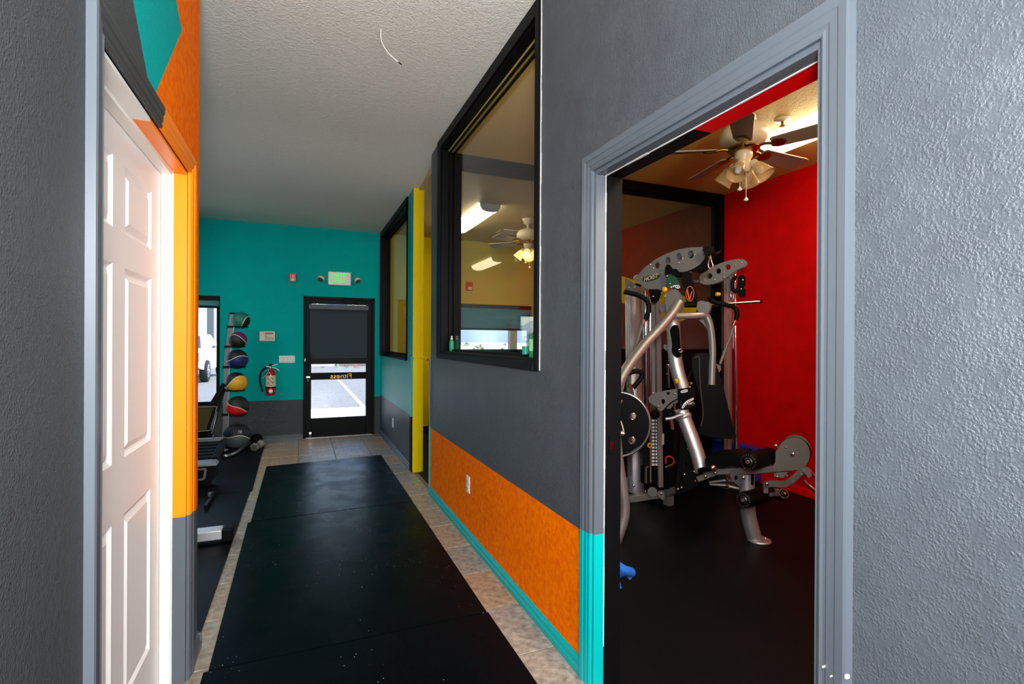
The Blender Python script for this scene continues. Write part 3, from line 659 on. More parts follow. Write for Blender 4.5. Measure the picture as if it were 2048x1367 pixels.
def outlet(name, y, z, label):
    t = thing(name, label, 'outlet', (XW, y, z))
    MB().box(XW-.006, XW, y-.036, y+.036, z-.058, z+.058, M['white']).build('plate', t, .003)
    for k in (-1, 1):
        f = MB().box(XW-.009, XW-.005, y-.017, y+.017, z+k*.025-.016, z+k*.025+.016, M['ivory']).build('socket', t, .002)
        mb = MB(); mb.box(XW-.0095, XW-.0085, y-.009, y-.006, z+k*.025-.008, z+k*.025+.006, M['ink']); mb.box(XW-.0095, XW-.0085, y+.006, y+.009, z+k*.025-.008, z+k*.025+.006, M['ink']); mb.build('slots', f)
outlet('wall_outlet', 3.29, .377, 'white power outlet on the orange wall band')
outlet('wall_outlet', 6.38, .331, 'white power outlet low on the charcoal wall near the exit door')

# hanging cable end on the ceiling
ca = Vector((.346, 2.487, HC-.27)); ca = on('Z', HC, 762, 58)
ce = D(797, 124, (ca-O).dot(_F)*1.004)
P = [ca+Vector((0, 0, .01))]+[D(x, y, (ca-O).dot(_F)*1.002) for x, y in ((761.5, 72), (763, 82), (768, 93), (776, 105), (786, 115))]+[ce]
t = tag(MB().tube(P, .0026, M['white'], 8).build('ceiling_cable'), 'thin white cable end curling down from the hall ceiling', 'cable')
MB().cyl(P[-1], P[-1]+(P[-1]-P[-2]).normalized()*.02, .003, M['black'], 8).build('cable_tip', t)

# ------------------------------------------------------------ medicine balls and rack
def swirl(name, rgb, k, ph, amp, off):
    m = mat(name, rgb, .55, bump=(260, .25, .002)); t = m.node_tree; L = t.links; b = t.nodes['Principled BSDF']
    tc = t.nodes.new('ShaderNodeTexCoord'); sp = t.nodes.new('ShaderNodeSeparateXYZ'); L.new(tc.outputs['Object'], sp.inputs[0])
    def ma(op, a, bb):
        n = t.nodes.new('ShaderNodeMath'); n.operation = op
        for i, v in enumerate((a, bb)):
            if v is None: continue
            if isinstance(v, (int, float)): n.inputs[i].default_value = v
            else: L.new(v, n.inputs[i])
        return n.outputs[0]
    s = ma('SINE', ma('ADD', ma('MULTIPLY', sp.outputs[0], k), ph), None)
    f = ma('SUBTRACT', sp.outputs[2], ma('ADD', ma('MULTIPLY', s, amp), off))
    top = ma('GREATER_THAN', f, 0); line = ma('LESS_THAN', ma('ABSOLUTE', f, None), .004)
    x = t.nodes.new('ShaderNodeMix'); x.data_type = 'RGBA'; x.inputs['A'].default_value = lin(rgb); x.inputs['B'].default_value = lin((14, 14, 15)); L.new(top, x.inputs['Factor'])
    y = t.nodes.new('ShaderNodeMix'); y.data_type = 'RGBA'; L.new(x.outputs['Result'], y.inputs['A']); y.inputs['B'].default_value = lin((214, 206, 180)); L.new(line, y.inputs['Factor'])
    L.new(y.outputs['Result'], b.inputs['Base Color']); return m
BD = 6.28                                                  # depth of the ball rack
k = BD/FOC
rack = thing('medicine_ball_rack', 'silver upright medicine ball rack with black arms beside the window', 'ball rack', (D(455, 905, BD).x, D(455, 905, BD).y, .01))
post = [D(467, 627, BD), D(462, 662, BD), D(457, 700, BD), (D(454, 740, BD)), D(453.5, 790, BD), D(452, 850, BD), D(450, 903, BD)]
mb = MB()
for i in range(len(post)-1): mb.bar(post[i], post[i+1]+(post[i+1]-post[i])*.02, .066, .05, M['plate'], (0, 1, 0))
mb.build('post', rack)
mb = MB()
for s in (-.033, .033):
    for i in range(len(post)-1): mb.bar(post[i]+_R*s, post[i+1]+_R*s, .010, .056, M['steel'], (0, 1, 0))
mb.build('post_edge', rack)
MB().box(post[0].x-.045, post[0].x+.045, post[0].y-.035, post[0].y+.035, post[0].z-.008, post[0].z+.012, M['black']).build('end_cap', rack, .005)
balls = [('teal', 482, 640, 16.5, (14, 112, 92), 'teal and black medicine ball, topmost on the rack', (.25, 2.5, 0)), ('purple', 476, 679.5, 16.5, (108, 26, 92), 'purple and black medicine ball, second from the top of the rack', (2.6, .3, .4)),
         ('blue', 475, 718, 19.5, (16, 30, 92), 'navy blue and black medicine ball, third from the top of the rack', (0, 0, 0)), ('yellow', 473, 764, 20, (222, 164, 30), 'yellow and black medicine ball on the rack', (-.2, -.35, 0)),
         ('red', 475.5, 812, 20.5, (206, 16, 22), 'red and black medicine ball on the rack', (.2, .75, 0)), ('grey', 474, 872, 25, (74, 80, 80), 'large grey and black medicine ball, lowest on the rack', (0, .3, 0))]
for n, px, py, r, rgb, lab, rot in balls:
    c = D(px, py, BD); R_ = r*k
    bm_ = swirl('medicine_ball_'+n, rgb, 16, .6, .035, .01 if n != 'teal' else .05)
    o = MB().ball(c, R_, bm_, 28, 18).build('medicine_ball', loc=c); o.rotation_euler = rot; tag(o, lab, 'ball', 'medicine balls on the rack')
    if n == 'grey': text('lettering', '15', M['label'], c+Vector((.045, -R_*.93, .035)), (.94, .2, -.1), (0.05, .25, .9), .035, .002, None) if False else None
    a = c+Vector((0, 0, -R_*.80)); mb = MB(); rr = R_*.72
    mb.tube([a+Vector((rr*math.cos(q), rr*math.sin(q), 0)) for q in [2*PI*i/16 for i in range(17)]], .008, M['satin'], 8, 0)
    py2 = 683.5-(a-O).dot(_U)/(a-O).dot(_F)*FOC
    pp = min(post, key=lambda q: abs(q.z-a.z)); 
    for i in range(len(post)-1):
        if post[i+1].z <= a.z <= post[i].z: tt = (post[i].z-a.z)/(post[i].z-post[i+1].z); pp = post[i].lerp(post[i+1], tt)
    mb.cyl(pp-_R*.055, a-_R*(rr-.01), .012, M['satin'], 8); mb.box(pp.x-.048, pp.x+.048, pp.y-.036, pp.y+.036, pp.z-.014, pp.z+.014, M['satin'])
    mb.build('arm', rack)
b0 = on('Z', .034, 448, 900); b1 = on('Z', .034, 492, 889); b2 = on('Z', .034, 456, 911)
mb = MB(); mb.tube([b1, on('Z', .034, 475, 903), b2, b2-_R*.05], .022, M['steel'], 10); mb.tube([b0-_R*.3+Vector((0, .1, 0)), b0, b0+_R*.02], .022, M['steel'], 10); mb.bar(post[-1], (post[-1].x, post[-1].y, .01), .07, .055, M['plate'], (0, 1, 0)); mb.build('base_tube', rack)
mb = MB(); mb.cyl(b2-_R*.06, b2-_R*.01, .028, M['black'], 12); mb.build('base_cap', rack)
# braces behind the post
mb = MB()
for (ax, ay), (bx, by) in (((448, 768), (414, 824)), ((447, 778), (428, 836))): mb.bar(D(ax, ay, BD-.02), D(bx, by, BD-.22), .05, .05, M['satin'], (0, 1, 0))
mb.build('brace', rack)
gc = D(474, 872, BD)
# number on the grey ball sits on its surface
bg_ = [o for o in C.objects if o.name.startswith('medicine_ball') and o.get('label', '').startswith('large grey')][0]
dv = (D(483, 859, BD-.14)-gc).normalized(); xv = _R-dv*_R.dot(dv)
tx = text('lettering', '15', M['label'], gc+dv*(25*k+.001), xv, dv.cross(xv), .032, .002, None)
tx.parent = bg_; bpy.context.view_layer.update(); tx.matrix_parent_inverse = bg_.matrix_world.inverted()

c = on('Z', .086, 513, 879)
tag(MB().ball((c.x, c.y, .087), .076, M['vinyl'], 24, 14).build('slam_ball', loc=(c.x, c.y, .087)), 'plain black ball on the mat right of the rack foot', 'ball')
c = on('Z', .05, 508, 897)
db = thing('dumbbell', 'chrome ended hex dumbbell lying on the mat below the black ball', 'dumbbell', (c.x, c.y, .01))
ax_ = Vector((.25, .97, 0)).normalized()
for s in (0, 1):
    q = Vector((c.x, c.y, .064))+ax_*(.21*s); MB().lathe([(.040, 0), (.052, .008), (.052, .062), (.040, .07)], mat('hammered_iron_%d' % s, (132, 126, 108), .35, .7, bump=(130, .6, .004)), q, ax_, 6, False).build('head', db)
    MB().lathe([(.036, -.003), (.036, 0.001)], M['steel'], q if s == 0 else q+ax_*.072, ax_, 18).build('end_disc', db)
q = Vector((c.x, c.y, .064)); MB().cyl(q+ax_*.06, q+ax_*.22, .016, M['chrome'], 12).build('handle', db)
c = D(427, 900, 6.12)
tag(MB().ball((c.x, c.y, .105), .095, mat('brown_glossy_rubber', (58, 46, 38), .2), 24, 14).build('slam_ball', loc=(c.x, c.y, .105)), 'glossy dark brown ball on the mat left of the rack foot', 'ball')

# black exercise machine behind the orange corner
em = thing('exercise_machine', 'black exercise machine with silver foot bar jutting from behind the orange corner', 'exercise machine', (-.8, 4.6, .01))
ED = 4.62
def E(x, y, d=ED): return D(x, y, d)
b = E(433, 930); bw = .62
zt, zb_ = b.z, E(420, 965).z
mb = MB(); xr = b.x
pr = [(zt, 0), (zt, xr), (zb_+.06, xr-.012), (zb_, xr-.055), (zb_-.02, xr-.5)]
y0 = b.y
mb.prism([(xr-.6, y0, zt), (xr, y0, zt), (xr-.012, y0, zb_+.05), (xr-.05, y0, zb_), (xr-.6, y0, zb_-.03)], (0, .16, 0), M['satin']); mb.build('shroud', em, .006)
mb = MB(); mb.hexa([(xr-.6, y0-.005, zt), (xr+.002, y0-.005, zt), (xr+.002, y0+.16, zt), (xr-.6, y0+.16, zt)], [(xr-.6, y0, zt+.016), (xr-.006, y0, zt+.016), (xr-.02, y0+.14, zt+.03), (xr-.6, y0+.14, zt+.03)], M['plate']); mb.build('top_trim', em)
p = on('Y', y0-.002, 402.5, 948)
mb = MB(); o1 = [(-.06, -.055), (.018, -.055), (.033, -.04), (.045, .04), (.036, .055), (-.05, .055)]; o2 = [(-.045, -.038), (.006, -.038), (.015, -.028), (.025, .03), (.018, .038), (-.036, .038)]
plate('logo', [[p+Vector((x, 0, z)) for x, z in o1], [p+Vector((x, 0, z)) for x, z in o2]], (0, -.003, 0), M['plate'], em)
# sloping ribbed deck behind the shroud
q0, q1 = Vector((xr-.62, y0+.16, zt+.02)), Vector((xr-.055, y0+.16, zt+.02)); q2, q3 = Vector((xr-.02, y0+.52, zt+.13)), Vector((xr-.62, y0+.52, zt+.13))
mb = MB(); dn = Vector((0, 0, -.05)); mb.hexa([q0+dn, q1+dn, q2+dn, q3+dn], [q0, q1, q2, q3], mat('glossy_deck', (20, 26, 32), .3, spec=.7))
mb.build('deck', em)
mb = MB()
for i in range(5):
    f = .12+i*.17; a, b_ = q0.lerp(q3, f), q1.lerp(q2, f); mb.bar(a+Vector((0, 0, .006)), b_+Vector((-.02, 0, .006)), .012, .006, M['satin'])
mb.build('tread', em)
mb = MB(); mb.bar(q1+Vector((.02, 0, 0)), q2+Vector((.02, 0, 0)), .05, .05, M['satin']); mb.bar(Vector((xr-.62, y0+.53, zt+.15)), Vector((xr-.01, y0+.53, zt+.15)), .05, .03, M['plate']); mb.build('side_rail', em)
pb = on('Z', .01, 408, 1012); pt_ = E(408, 962)
MB().box(pt_.x-.045, pt_.x+.045, y0+.03, y0+.12, .012, zb_+.02, M['satin']).build('column', em, .004)
f0, f1 = on('Z', .03, 411, 1014), on('Z', .03, 427, 987)
mb = MB(); mb.bar(f0, f1, .02, .03, M['satin']); mb.bar(f1, f1+Vector((-.04, 0, 0)), .03, .03, M['plate']); mb.build('foot', em)
e0, e1 = on('Z', .05, 447, 1058), on('Z', .05, 463, 1056)
xx = on('Z', .05, 446, 1068); yy = xx.y
MB().box(xx.x-.7, xx.x, yy-.055, yy+.05, .035, .098, mat('brushed_foot_bar', (196, 194, 196), .35, .3)).build('foot_bar', em, .008)
MB().box(xx.x-.002, xx.x+.066, yy-.062, yy+.057, .014, .104, M['black']).build('foot_cap', em, .012)
MB().box(xx.x-.7, xx.x, yy-.05, yy+.045, .0105, .034, M['satin']).build('foot_pad', em, .004)
MB().box(xx.x-.55, xx.x-.45, yy, y0+.1, .05, .11, M['satin']).build('rail', em, .006)

# dark tub with olive inside
td = 5.6
tub = thing('storage_tub', 'dark plastic tub with olive inside and white side label, left of the rack', 'tub', (D(395, 850, td).x, D(395, 850, td).y, .011))
c0 = D(424, 822, td); zt = c0.z; xr = c0.x; y0 = c0.y
mb = MB(); ol = mat('olive_plastic', (58, 52, 14), .6, spec=.1)
mb.hexa([(xr-.40, y0+.06, .012), (xr-.07, y0+.06, .012), (xr-.07, y0+.30, .012), (xr-.40, y0+.30, .012)], [(xr-.46, y0, zt-.22), (xr-.035, y0, zt-.22), (xr, y0+.36, zt), (xr-.46, y0+.36, zt)], M['satin']); mb.build('body', tub)
mb = MB(); mb.add([(xr-.45, y0+.005, zt-.205), (xr-.055, y0+.005, zt-.205), (xr-.035, y0+.34, zt+.001), (xr-.45, y0+.34, zt+.001), (xr-.45, y0+.03, zt-.19)], [(0, 1, 2, 3)], ol); mb.build('lining', tub)
mb = MB(); mb.tube([(xr-.46, y0, zt-.215), (xr-.05, y0, zt-.215), (xr-.015, y0+.06, zt-.18), (xr, y0+.30, zt-.02), (xr-.04, y0+.36, zt+.008), (xr-.46, y0+.36, zt+.008)], .006, M['plate'], 8); mb.build('rim', tub)
mb = MB(); mb.prism([(xr+.004, y0+.10, zt-.16), (xr+.008, y0+.30, zt-.045), (xr-.006, y0+.30, zt-.13), (xr-.02, y0+.10, zt-.27)], (.004, -.002, 0), M['label']); mb.build('label', tub)

# ------------------------------------------------------------ bottles on the window sill
def spray_bottle(name, x, y, z, h, r, body, lab, label, head=True):
    t = thing(name, label, 'bottle', (x, y, z))
    MB().lathe([(r*.9, 0), (r, .004), (r, h*.62), (r*.8, h*.70), (r*.42, h*.75), (r*.42, h*.78)], body, (x, y, z), seg=18).build('body', t)
    MB().lathe([(r*1.02, h*.12), (r*1.02, h*.5)], lab, (x, y, z), seg=18, caps=False).build('label', t)
    mb = MB(); mb.lathe([(r*.52, h*.77), (r*.52, h*.84), (r*.3, h*.86), (r*.3, h*.93), (r*.4, h*.94), (r*.36, h), (0, h)], M['white'], (x, y, z), seg=14); mb.build('spray_cap', t)
    return t
sz = 1.277
p = on('Z', sz, 888, 703)
spray_bottle('spray_bottle', XW+.035, on('X', XW+.035, 888.5, 690).y, sz, .125, .019, M['bottle'], M['glabel'], 'small clear spray bottle with green label at the far end of the sill')
spray_bottle('spray_bottle', XW+.062, on('X', XW+.062, 903, 690).y-.005, sz, .125, .019, M['gbottle'], M['glabel'], 'small dark second bottle standing in for the clear one mirrored in the glass')  # extra bottle stands in for the clear one's reflection in the glass
spray_bottle('spray_bottle', XW+.052, on('X', XW+.052, 1051, 690).y, sz, .115, .0185, M['bottle'], M['glabel'], 'small clear spray bottle beside the green pump bottle on the sill')
py_ = on('X', XW+.05, 1071, 690).y
t = thing('pump_bottle', 'large green pump bottle at the near end of the window sill', 'bottle', (XW+.05, py_, sz))
x = XW+.05
MB().lathe([(.03, 0), (.034, .005), (.034, .105), (.03, .118), (.014, .126), (.014, .135)], M['gbottle'], (x, py_, sz), seg=20).build('body', t)
MB().lathe([(.0346, .035), (.0346, .095)], M['lglabel'], (x, py_, sz), seg=20, caps=False).build('label', t)
mb = MB(); mb.lathe([(.016, .132), (.016, .15), (.006, .152), (.006, .175), (.010, .176), (.010, .186), (0, .186)], M['white'], (x, py_, sz), seg=14); mb.bar((x, py_, sz+.181), (x, py_+.035, sz+.181), .010, .007, M['white']); mb.build('pump', t)

# ------------------------------------------------------------ ceiling fans and lights
def ceiling_fan(label, cx, cy, zbl, rot, rad, hug, lit, tilt=.22):
    t = thing('ceiling_fan', label, 'ceiling fan', (cx, cy, LC)); B, W = M['brass'], M['fanw']
    c = Vector((cx, cy, 0))
    if hug: MB().lathe([(.062, .0), (.075, .01), (.075, .045), (.05, .06)], W, (cx, cy, zbl+.165), seg=28).build('canopy', t); zz = zbl+.225; MB().cyl((cx, cy, zbl+.2), (cx, cy, LC), .055, W, 24).build('mount', t)
    else: MB().lathe([(.02, -.075), (.05, -.06), (.075, -.01), (.075, 0)], W, (cx, cy, LC), seg=24).build('canopy', t); MB().lathe([(.016, 0), (.016, .05), (.035, .0)][:2], W, (cx, cy, LC-.12), seg=14).build('rod', t)
    top = LC-.12 if not hug else zbl+.18
    mb = MB(); mb.lathe([(.06, -.06), (.12, -.045), (.145, -.01), (.145, .035), (.125, .07), (.06, .095), (.03, .11)], W, (cx, cy, zbl+.075), seg=32); mb.build('motor_housing', t)
    mb = MB(); mb.lathe([(.07, 0), (.10, .012), (.10, .022), (.06, .03)], B, (cx, cy, zbl-.012), seg=28); mb.build('flywheel', t)
    for k in range(5):
        a = math.radians(rot+72*k); u = Vector((math.cos(a), math.sin(a), 0)); v = Vector((-math.sin(a), math.cos(a), 0)); n = Vector((0, 0, 1))
        vt = (v*math.cos(tilt)+n*math.sin(tilt)); c0 = Vector((cx, cy, zbl))
        out = [(.17, -.045), (.19, -.055), (rad-.03, -.072), (rad-.006, -.062), (rad, -.02), (rad, .02), (rad-.006, .062), (rad-.03, .072), (.19, .055), (.17, .045)]
        mb = MB(); mb.prism([c0+u*x+vt*y for x, y in out], u.cross(vt)*.008, M['blade']); bl = mb.build('blade', t)
        mb = MB(); cc = -u.cross(vt)*.004
        mb.tube([c0+u*.08, c0+u*.13+n*.008, c0+u*.18+cc], .010, B, 8); mb.prism([c0+cc+u*x+vt*y for x, y in ((.165, -.02), (.20, -.042), (.235, -.03), (.255, 0), (.235, .03), (.20, .042), (.165, .02))], -u.cross(vt)*.006, B); mb.build('blade_iron', bl)
    mb = MB(); mb.lathe([(.03, -.145), (.045, -.13), (.05, -.09), (.04, -.07), (.055, -.05), (.055, -.02), (.04, 0)], W, (cx, cy, zbl), seg=24); mb.build('light_fitter', t)
    for k in range(4):
        a = math.radians(rot+20+90*k); u = Vector((math.cos(a), math.sin(a), 0)); dirv = (u*.62+Vector((0, 0, -.78))).normalized(); b = Vector((cx, cy, zbl-.085))+u*.05
        ho = MB().lathe([(.018, 0), (.026, .01), (.026, .04), (.022, .05)], W, b, dirv, 16).build('lamp_holder', t)
        MB().lathe([(.026, .03), (.04, .05), (.048, .085), (.056, .125), (.062, .14), (.059, .14), (.053, .123), (.045, .085), (.037, .052), (.024, .034)], M['shade'] if not lit else M['lshade'], b, dirv, 20, caps=False).build('glass_shade', t)
        mb = MB(); bb = b+dirv*.085; mb.ball(bb, .022, M['bulb'] if lit else M['label'], 14, 8, 1.25); mb.build('bulb', ho)
        if lit: lamp('POINT', 'fan_bulb_light', b+dirv*.17, .8, (1, .72, .38), shadow_soft_size=.03)
    for dx, l in ((.025, .30), (-.03, .24)):
        mb = MB(); mb.cyl((cx+dx, cy, zbl-.13), (cx+dx, cy, zbl-.13-l+.12), .0022, M['ivory'], 6); mb.lathe([(0, 0), (.014, .006), (.016, .012), (.008, .02), (.003, .03)], M['label'], (cx+dx, cy, zbl-.13-l+.1), seg=12); mb.build('pull_chain', t)
    return t
M['lshade'] = emit('lit_frosted_glass', (255, 206, 120), 1.2)
fc = D(1487, 300, 3.26)
ceiling_fan('cream ceiling fan with clear glass shades, unlit, in the red gym', fc.x, fc.y, fc.z, 5, .60, True, False, -.24)
fc = on('Z', LC, 1056, 438)
ceiling_fan('cream ceiling fan with lit glass shades in the yellow room', fc.x, fc.y, LC-.30, 128, .56, False, True)
def fixture(label, x0, x1, y0, y1, lens='lens'):
    t = thing('fluorescent_light', label, 'ceiling light', ((x0+x1)/2, (y0+y1)/2, LC)); z = LC; w_ = (x1-x0)/2; xm = (x0+x1)/2
    prof = [(-w_, 0), (-w_, -.03), (-w_*.8, -.07), (-w_*.4, -.088), (w_*.4, -.088), (w_*.8, -.07), (w_, -.03), (w_, 0)]
    mb = MB(); mb.prism([(xm+a, y0+.012, z+b) for a, b in prof], (0, y1-y0-.024, 0), M[lens]); mb.build('lens', t)
    for y in (y0, y1-.012): MB().prism([(xm+a*1.03, y, z+b*1.05) for a, b in prof], (0, .012, 0), mat('fixture_end_cap_%.1f' % (x0+y), (150, 160, 164), .5)).build('end_cap', t)
    return t
fixture('lit fluorescent ceiling light in the yellow room, beside its fan', 1.86, 2.10, 5.38, 6.62, 'lensy')
fixture('lit fluorescent ceiling light in the red gym, beside its fan', 3.22, 3.53, 1.60, 2.84)
fixture('lit fluorescent ceiling light in the near part of the gym', 3.25, 3.54, -1.76, -.52)
def vent(label, cx, cy, sx, sy, ang):
    t = thing('ceiling_vent', label, 'vent', (cx, cy, LC)); t.rotation_euler.z = ang
    def bx(nm, *a):
        mb = MB(); mb.box(*a); o = mb.build(nm); o.parent = t; return o
    for a in ((-sx, sx, -sy, -sy+.025), (-sx, sx, sy-.025, sy), (-sx, -sx+.025, -sy, sy), (sx-.025, sx, -sy, sy)): bx('frame', a[0], a[1], a[2], a[3], -.012, 0, M['ivory'])
    bx('duct', -sx+.02, sx-.02, -sy+.02, sy-.02, -.002, 0, M['black'])
    for k in range(6):
        y = -sy+.035+k*(2*sy-.07)/5; bx('slat', -sx+.02, sx-.02, y-.003, y+.012, -.010, -.006, M['ivory'])
vc = on('Z', LC, 1018, 463); vent('square ivory ceiling vent behind the yellow room fan', vc.x, vc.y, .16, .13, 0)
vc = on('Z', LC, 1641, 122); vent('ivory ceiling vent above the gym doorway', vc.x+.1, vc.y-.1, .18, .14, 0)
sc_ = on('Z', LC, 1571, 240); sc_.x -= .03
t = thing('fire_sprinkler', 'small brass fire sprinkler in the gym ceiling beside the fan', 'sprinkler', (sc_.x, sc_.y, LC))
mb = MB(); mb.lathe([(.055, 0), (.05, -.008), (.02, -.014)], M['ivory'], (sc_.x, sc_.y, LC), seg=20); mb.build('escutcheon', t)
mb = MB(); mb.cyl((sc_.x, sc_.y, LC-.012), (sc_.x, sc_.y, LC-.045), .009, M['brass'], 10); mb.cyl((sc_.x, sc_.y, LC-.045), (sc_.x, sc_.y, LC-.049), .02, M['brass'], 12); mb.build('nozzle', t)
p = on('Y', YF, 938, 572)
t = thing('alarm_strobe', 'small orange red alarm unit high on the yellow wall', 'alarm', (p.x, YF, p.z))
MB().box(p.x-.055, p.x+.055, YF-.03, YF, p.z-.07, p.z+.07, mat('orange_red_plastic', (196, 92, 20), .5)).build('housing', t, .008)
MB().box(p.x-.02, p.x+.045, YF-.034, YF-.029, p.z-.06, p.z-.01, M['ivory']).build('lens', t, .004)

# blue cloth by the jamb, blue step behind the machine
td = 2.55
cl = thing('cloth_stand', 'thin silver stand foot behind the black jamb carrying a blue cloth', 'stand', (D(1224, 1150, td).x, D(1224, 1150, td).y, 0))
a = D(1236, 1100, td); b = D(1243, 1135, td); q = D(1222, 1150, td)
mb = MB(); mb.tube([D(1228, 1080, td), a, b], .003, M['chrome'], 8); mb.build('wire', cl)
zf = q.z; mb = MB(); mb.cyl((q.x, q.y, 0), (q.x, q.y, zf), .014, M['steel'], 10); mb.bar((q.x, q.y, zf-.02), D(1262, 1136, td), .02, .014, M['steel']); mb.build('foot', cl)
def clothmesh(px, thick, m):
    n = _F*thick; return [D(x, y, td-.02) for x, y in px], n
cf = thing('blue_cloth', 'bright blue cloth draped behind the black doorway jamb', 'cloth', D(1245, 1140, td))
mb = MB()
rows = [[(1216, 1114), (1237, 1120), (1250, 1132), (1262, 1133), (1269, 1139)], [(1216, 1128), (1237, 1132), (1249, 1141), (1261, 1142), (1271, 1147)], [(1216, 1146), (1237, 1146), (1248, 1143), (1260, 1150), (1268, 1151)], [(1216, 1166), (1236, 1158), (1247, 1148), (1258, 1151), (1264, 1148)]]
dd = [[.03, .0, -.02, 0, .02], [0, -.03, -.05, -.03, .0], [-.01, -.02, -.04, -.02, .01], [0, .01, .0, .01, .02]]
vs = [D(x, y, td+dd[i][j]) for i, r_ in enumerate(rows) for j, (x, y) in enumerate(r_)]
mb.add(vs, [(i*5+j, i*5+j+1, (i+1)*5+j+1, (i+1)*5+j) for i in range(3) for j in range(4)], M['towel'], True); o = mb.build('fold', cf)
s_ = o.modifiers.new('thick', 'SOLIDIFY'); s_.thickness = .008; s_ = o.modifiers.new('round', 'SUBSURF'); s_.levels = 2; s_.render_levels = 2
for px_ in ([(1247, 1146), (1254, 1152), (1259, 1159), (1264, 1156), (1265, 1150), (1256, 1146)], [(1233, 1160), (1238, 1176), (1244, 1176), (1240, 1162), (1236, 1158)]):
    mb = MB(); mb.prism([D(x, y, td+.01) for x, y in px_], _F*.012, M['towel']); o = mb.build('fold', cf, .004)
bp = D(1466, 897, 5.0)
st = thing('step_platform', 'blue exercise step standing on edge against the red wall', 'step', (XR-.1, bp.y, 0))
MB().box(XR-.14, XR-.03, D(1440, 897, 5.0).y-.02-.25, D(1440, 897, 5.0).y+.28, .02, D(1466, 888, 5.0).z, M['blue']).build('deck', st, .012)
for yy in (-.2, .2): MB().box(XR-.16, XR-.02, D(1440, 897, 5.0).y+yy-.04, D(1440, 897, 5.0).y+yy+.04, 0, .03, M['satin']).build('foot', st)

# ------------------------------------------------------------ outside
GZ = -.12
struct(MB().box(-60, 60, YF+.15, 32, GZ-.2, GZ, M['asphalt']).build('parking_ground'), 'bleached asphalt parking lot outside the exit door', 'ground')
struct(MB().box(-60, 60, YF+.14, 10.85, GZ-.1, -.02, M['concrete']).build('sidewalk'), 'pale concrete sidewalk along the building front', 'sidewalk')
struct(MB().box(-400, 400, 32, 700, GZ-.4, GZ-.05, M['sand']).build('ground'), 'pale dry ground beyond the parking lot', 'ground')
struct(MB().box(4.4, 400, -100, YF+.15, GZ-.4, GZ-.05, M['sand']).build('ground'), 'pale dry ground beside the gym', 'ground')
for i, (x, y0, y1) in enumerate(((1.28, 11.3, 20), (-1.55, 11.3, 20), (4.1, 11.3, 20), (6.9, 11.3, 20))): struct(MB().box(x-.045, x+.045, y0, y1, GZ, GZ+.004, M['paint']).build('parking_line'), ['white parking line seen through the exit door', 'white parking line right of the pickup truck', 'white parking line outside the yellow room', 'second white parking line outside the yellow room'][i], 'road marking')
tag(MB().box(-30, 30, 30.2, 30.5, GZ, GZ+.32, mat('brown_block', (150, 128, 112), .9)).build('low_wall'), 'low brown wall across the far edge of the parking lot', 'wall', kind='thing')
def shrub(px, py, d, r, rgb, label, z0=GZ):
    c = D(px, py, d); t = thing('shrub', label, 'shrub', (c.x, c.y, z0), 'shrubs outside'); mm = mat('leaf_%d_%d' % (px, py), rgb, .9)
    mb = MB(); rnd = random.Random(px*7+py)
    for k in range(46):
        a, e, rr = rnd.uniform(0, 2*PI), rnd.uniform(.1, 1.5), r*rnd.uniform(.6, 1.0); q = Vector((c.x+rr*math.cos(a)*math.cos(e), c.y+rr*math.sin(a)*math.cos(e), z0+.15*r+rr*math.sin(e)*1.1)); s = r*.22
        mb.add([q+Vector((rnd.uniform(-s, s), rnd.uniform(-s, s), rnd.uniform(-s, s))) for _ in range(4)], [(0, 1, 2), (0, 2, 3), (1, 2, 3), (0, 1, 3)], mm)
    mb.build('foliage', t)
    mb = MB()
    for k in range(4): mb.cyl((c.x, c.y, z0), (c.x+r*.4*math.cos(k*1.6), c.y+r*.4*math.sin(k*1.6), z0+r*.6), r*.03, mm, 5)
    mb.build('stem', t)
shrub(646, 738, 27, .17, (96, 100, 128), 'small blue grey shrub beyond the parking lot, seen through the exit door')
shrub(692, 741, 27, .16, (150, 110, 104), 'small brown pink shrub right of the green bollard outside')
shrub(713, 741, 27, .15, (190, 120, 120), 'small pink shrub at the right edge of the exit door glass')
bo = thing('bollard', 'green bollard beyond the parking lot, seen through the exit door', 'bollard', (D(675, 740, 26.5).x, D(675, 740, 26.5).y, GZ))
q = bo.location; mb = MB(); mb.cyl(q, q+Vector((0, 0, .36)), .045, mat('bollard_green', (150, 186, 150), .6), 12); mb.build('post', bo); MB().ball(q+Vector((0, 0, .36)), .048, M['paint'], 12, 8).build('cap', bo)
for px_, py_, r_, nm in ((917, 693.5, 8, 'olive shrub at the left of the yellow room window'), (918, 705, 8, 'low shrub in front at the left of the yellow room window'), (934, 693, 7, 'dark round shrub outside the yellow room window'), (958, 705, 13, 'widest sandy shrub outside the yellow room window'), (978, 704.5, 5, 'small shrub right of the widest sandy shrub'), (1005, 704, 7, 'shrub beside the grey porch column'), (1010, 692, 5, 'far shrub beside the grey porch column')):
    c = on('Z', GZ-.05, px_, py_); d_ = (c-O).dot(_F); shrub(px_, py_, d_, r_*d_/FOC, (112, 116, 78), nm, GZ-.05)
pc = D(1025, 680, 9.2)
for cx, cy, nm in ((pc.x, pc.y, 'grey porch column outside the yellow room window'), (D(421.5, 640, 26).x, D(421.5, 640, 26).y, 'tall grey pole standing behind the pickup truck')):
    t = thing('column', nm, 'column', (cx, cy, GZ)); wd = .065 if cy < 15 else .15
    MB().box(cx-wd, cx+wd, cy-wd, cy+wd, GZ, 4.2, M['plate']).build('shaft', t); MB().box(cx-wd*1.4, cx+wd*1.4, cy-wd*1.4, cy+wd*1.4, GZ, GZ+.25, M['concrete']).build('plinth', t)
rnd = random.Random(3); vs = []; n = 60
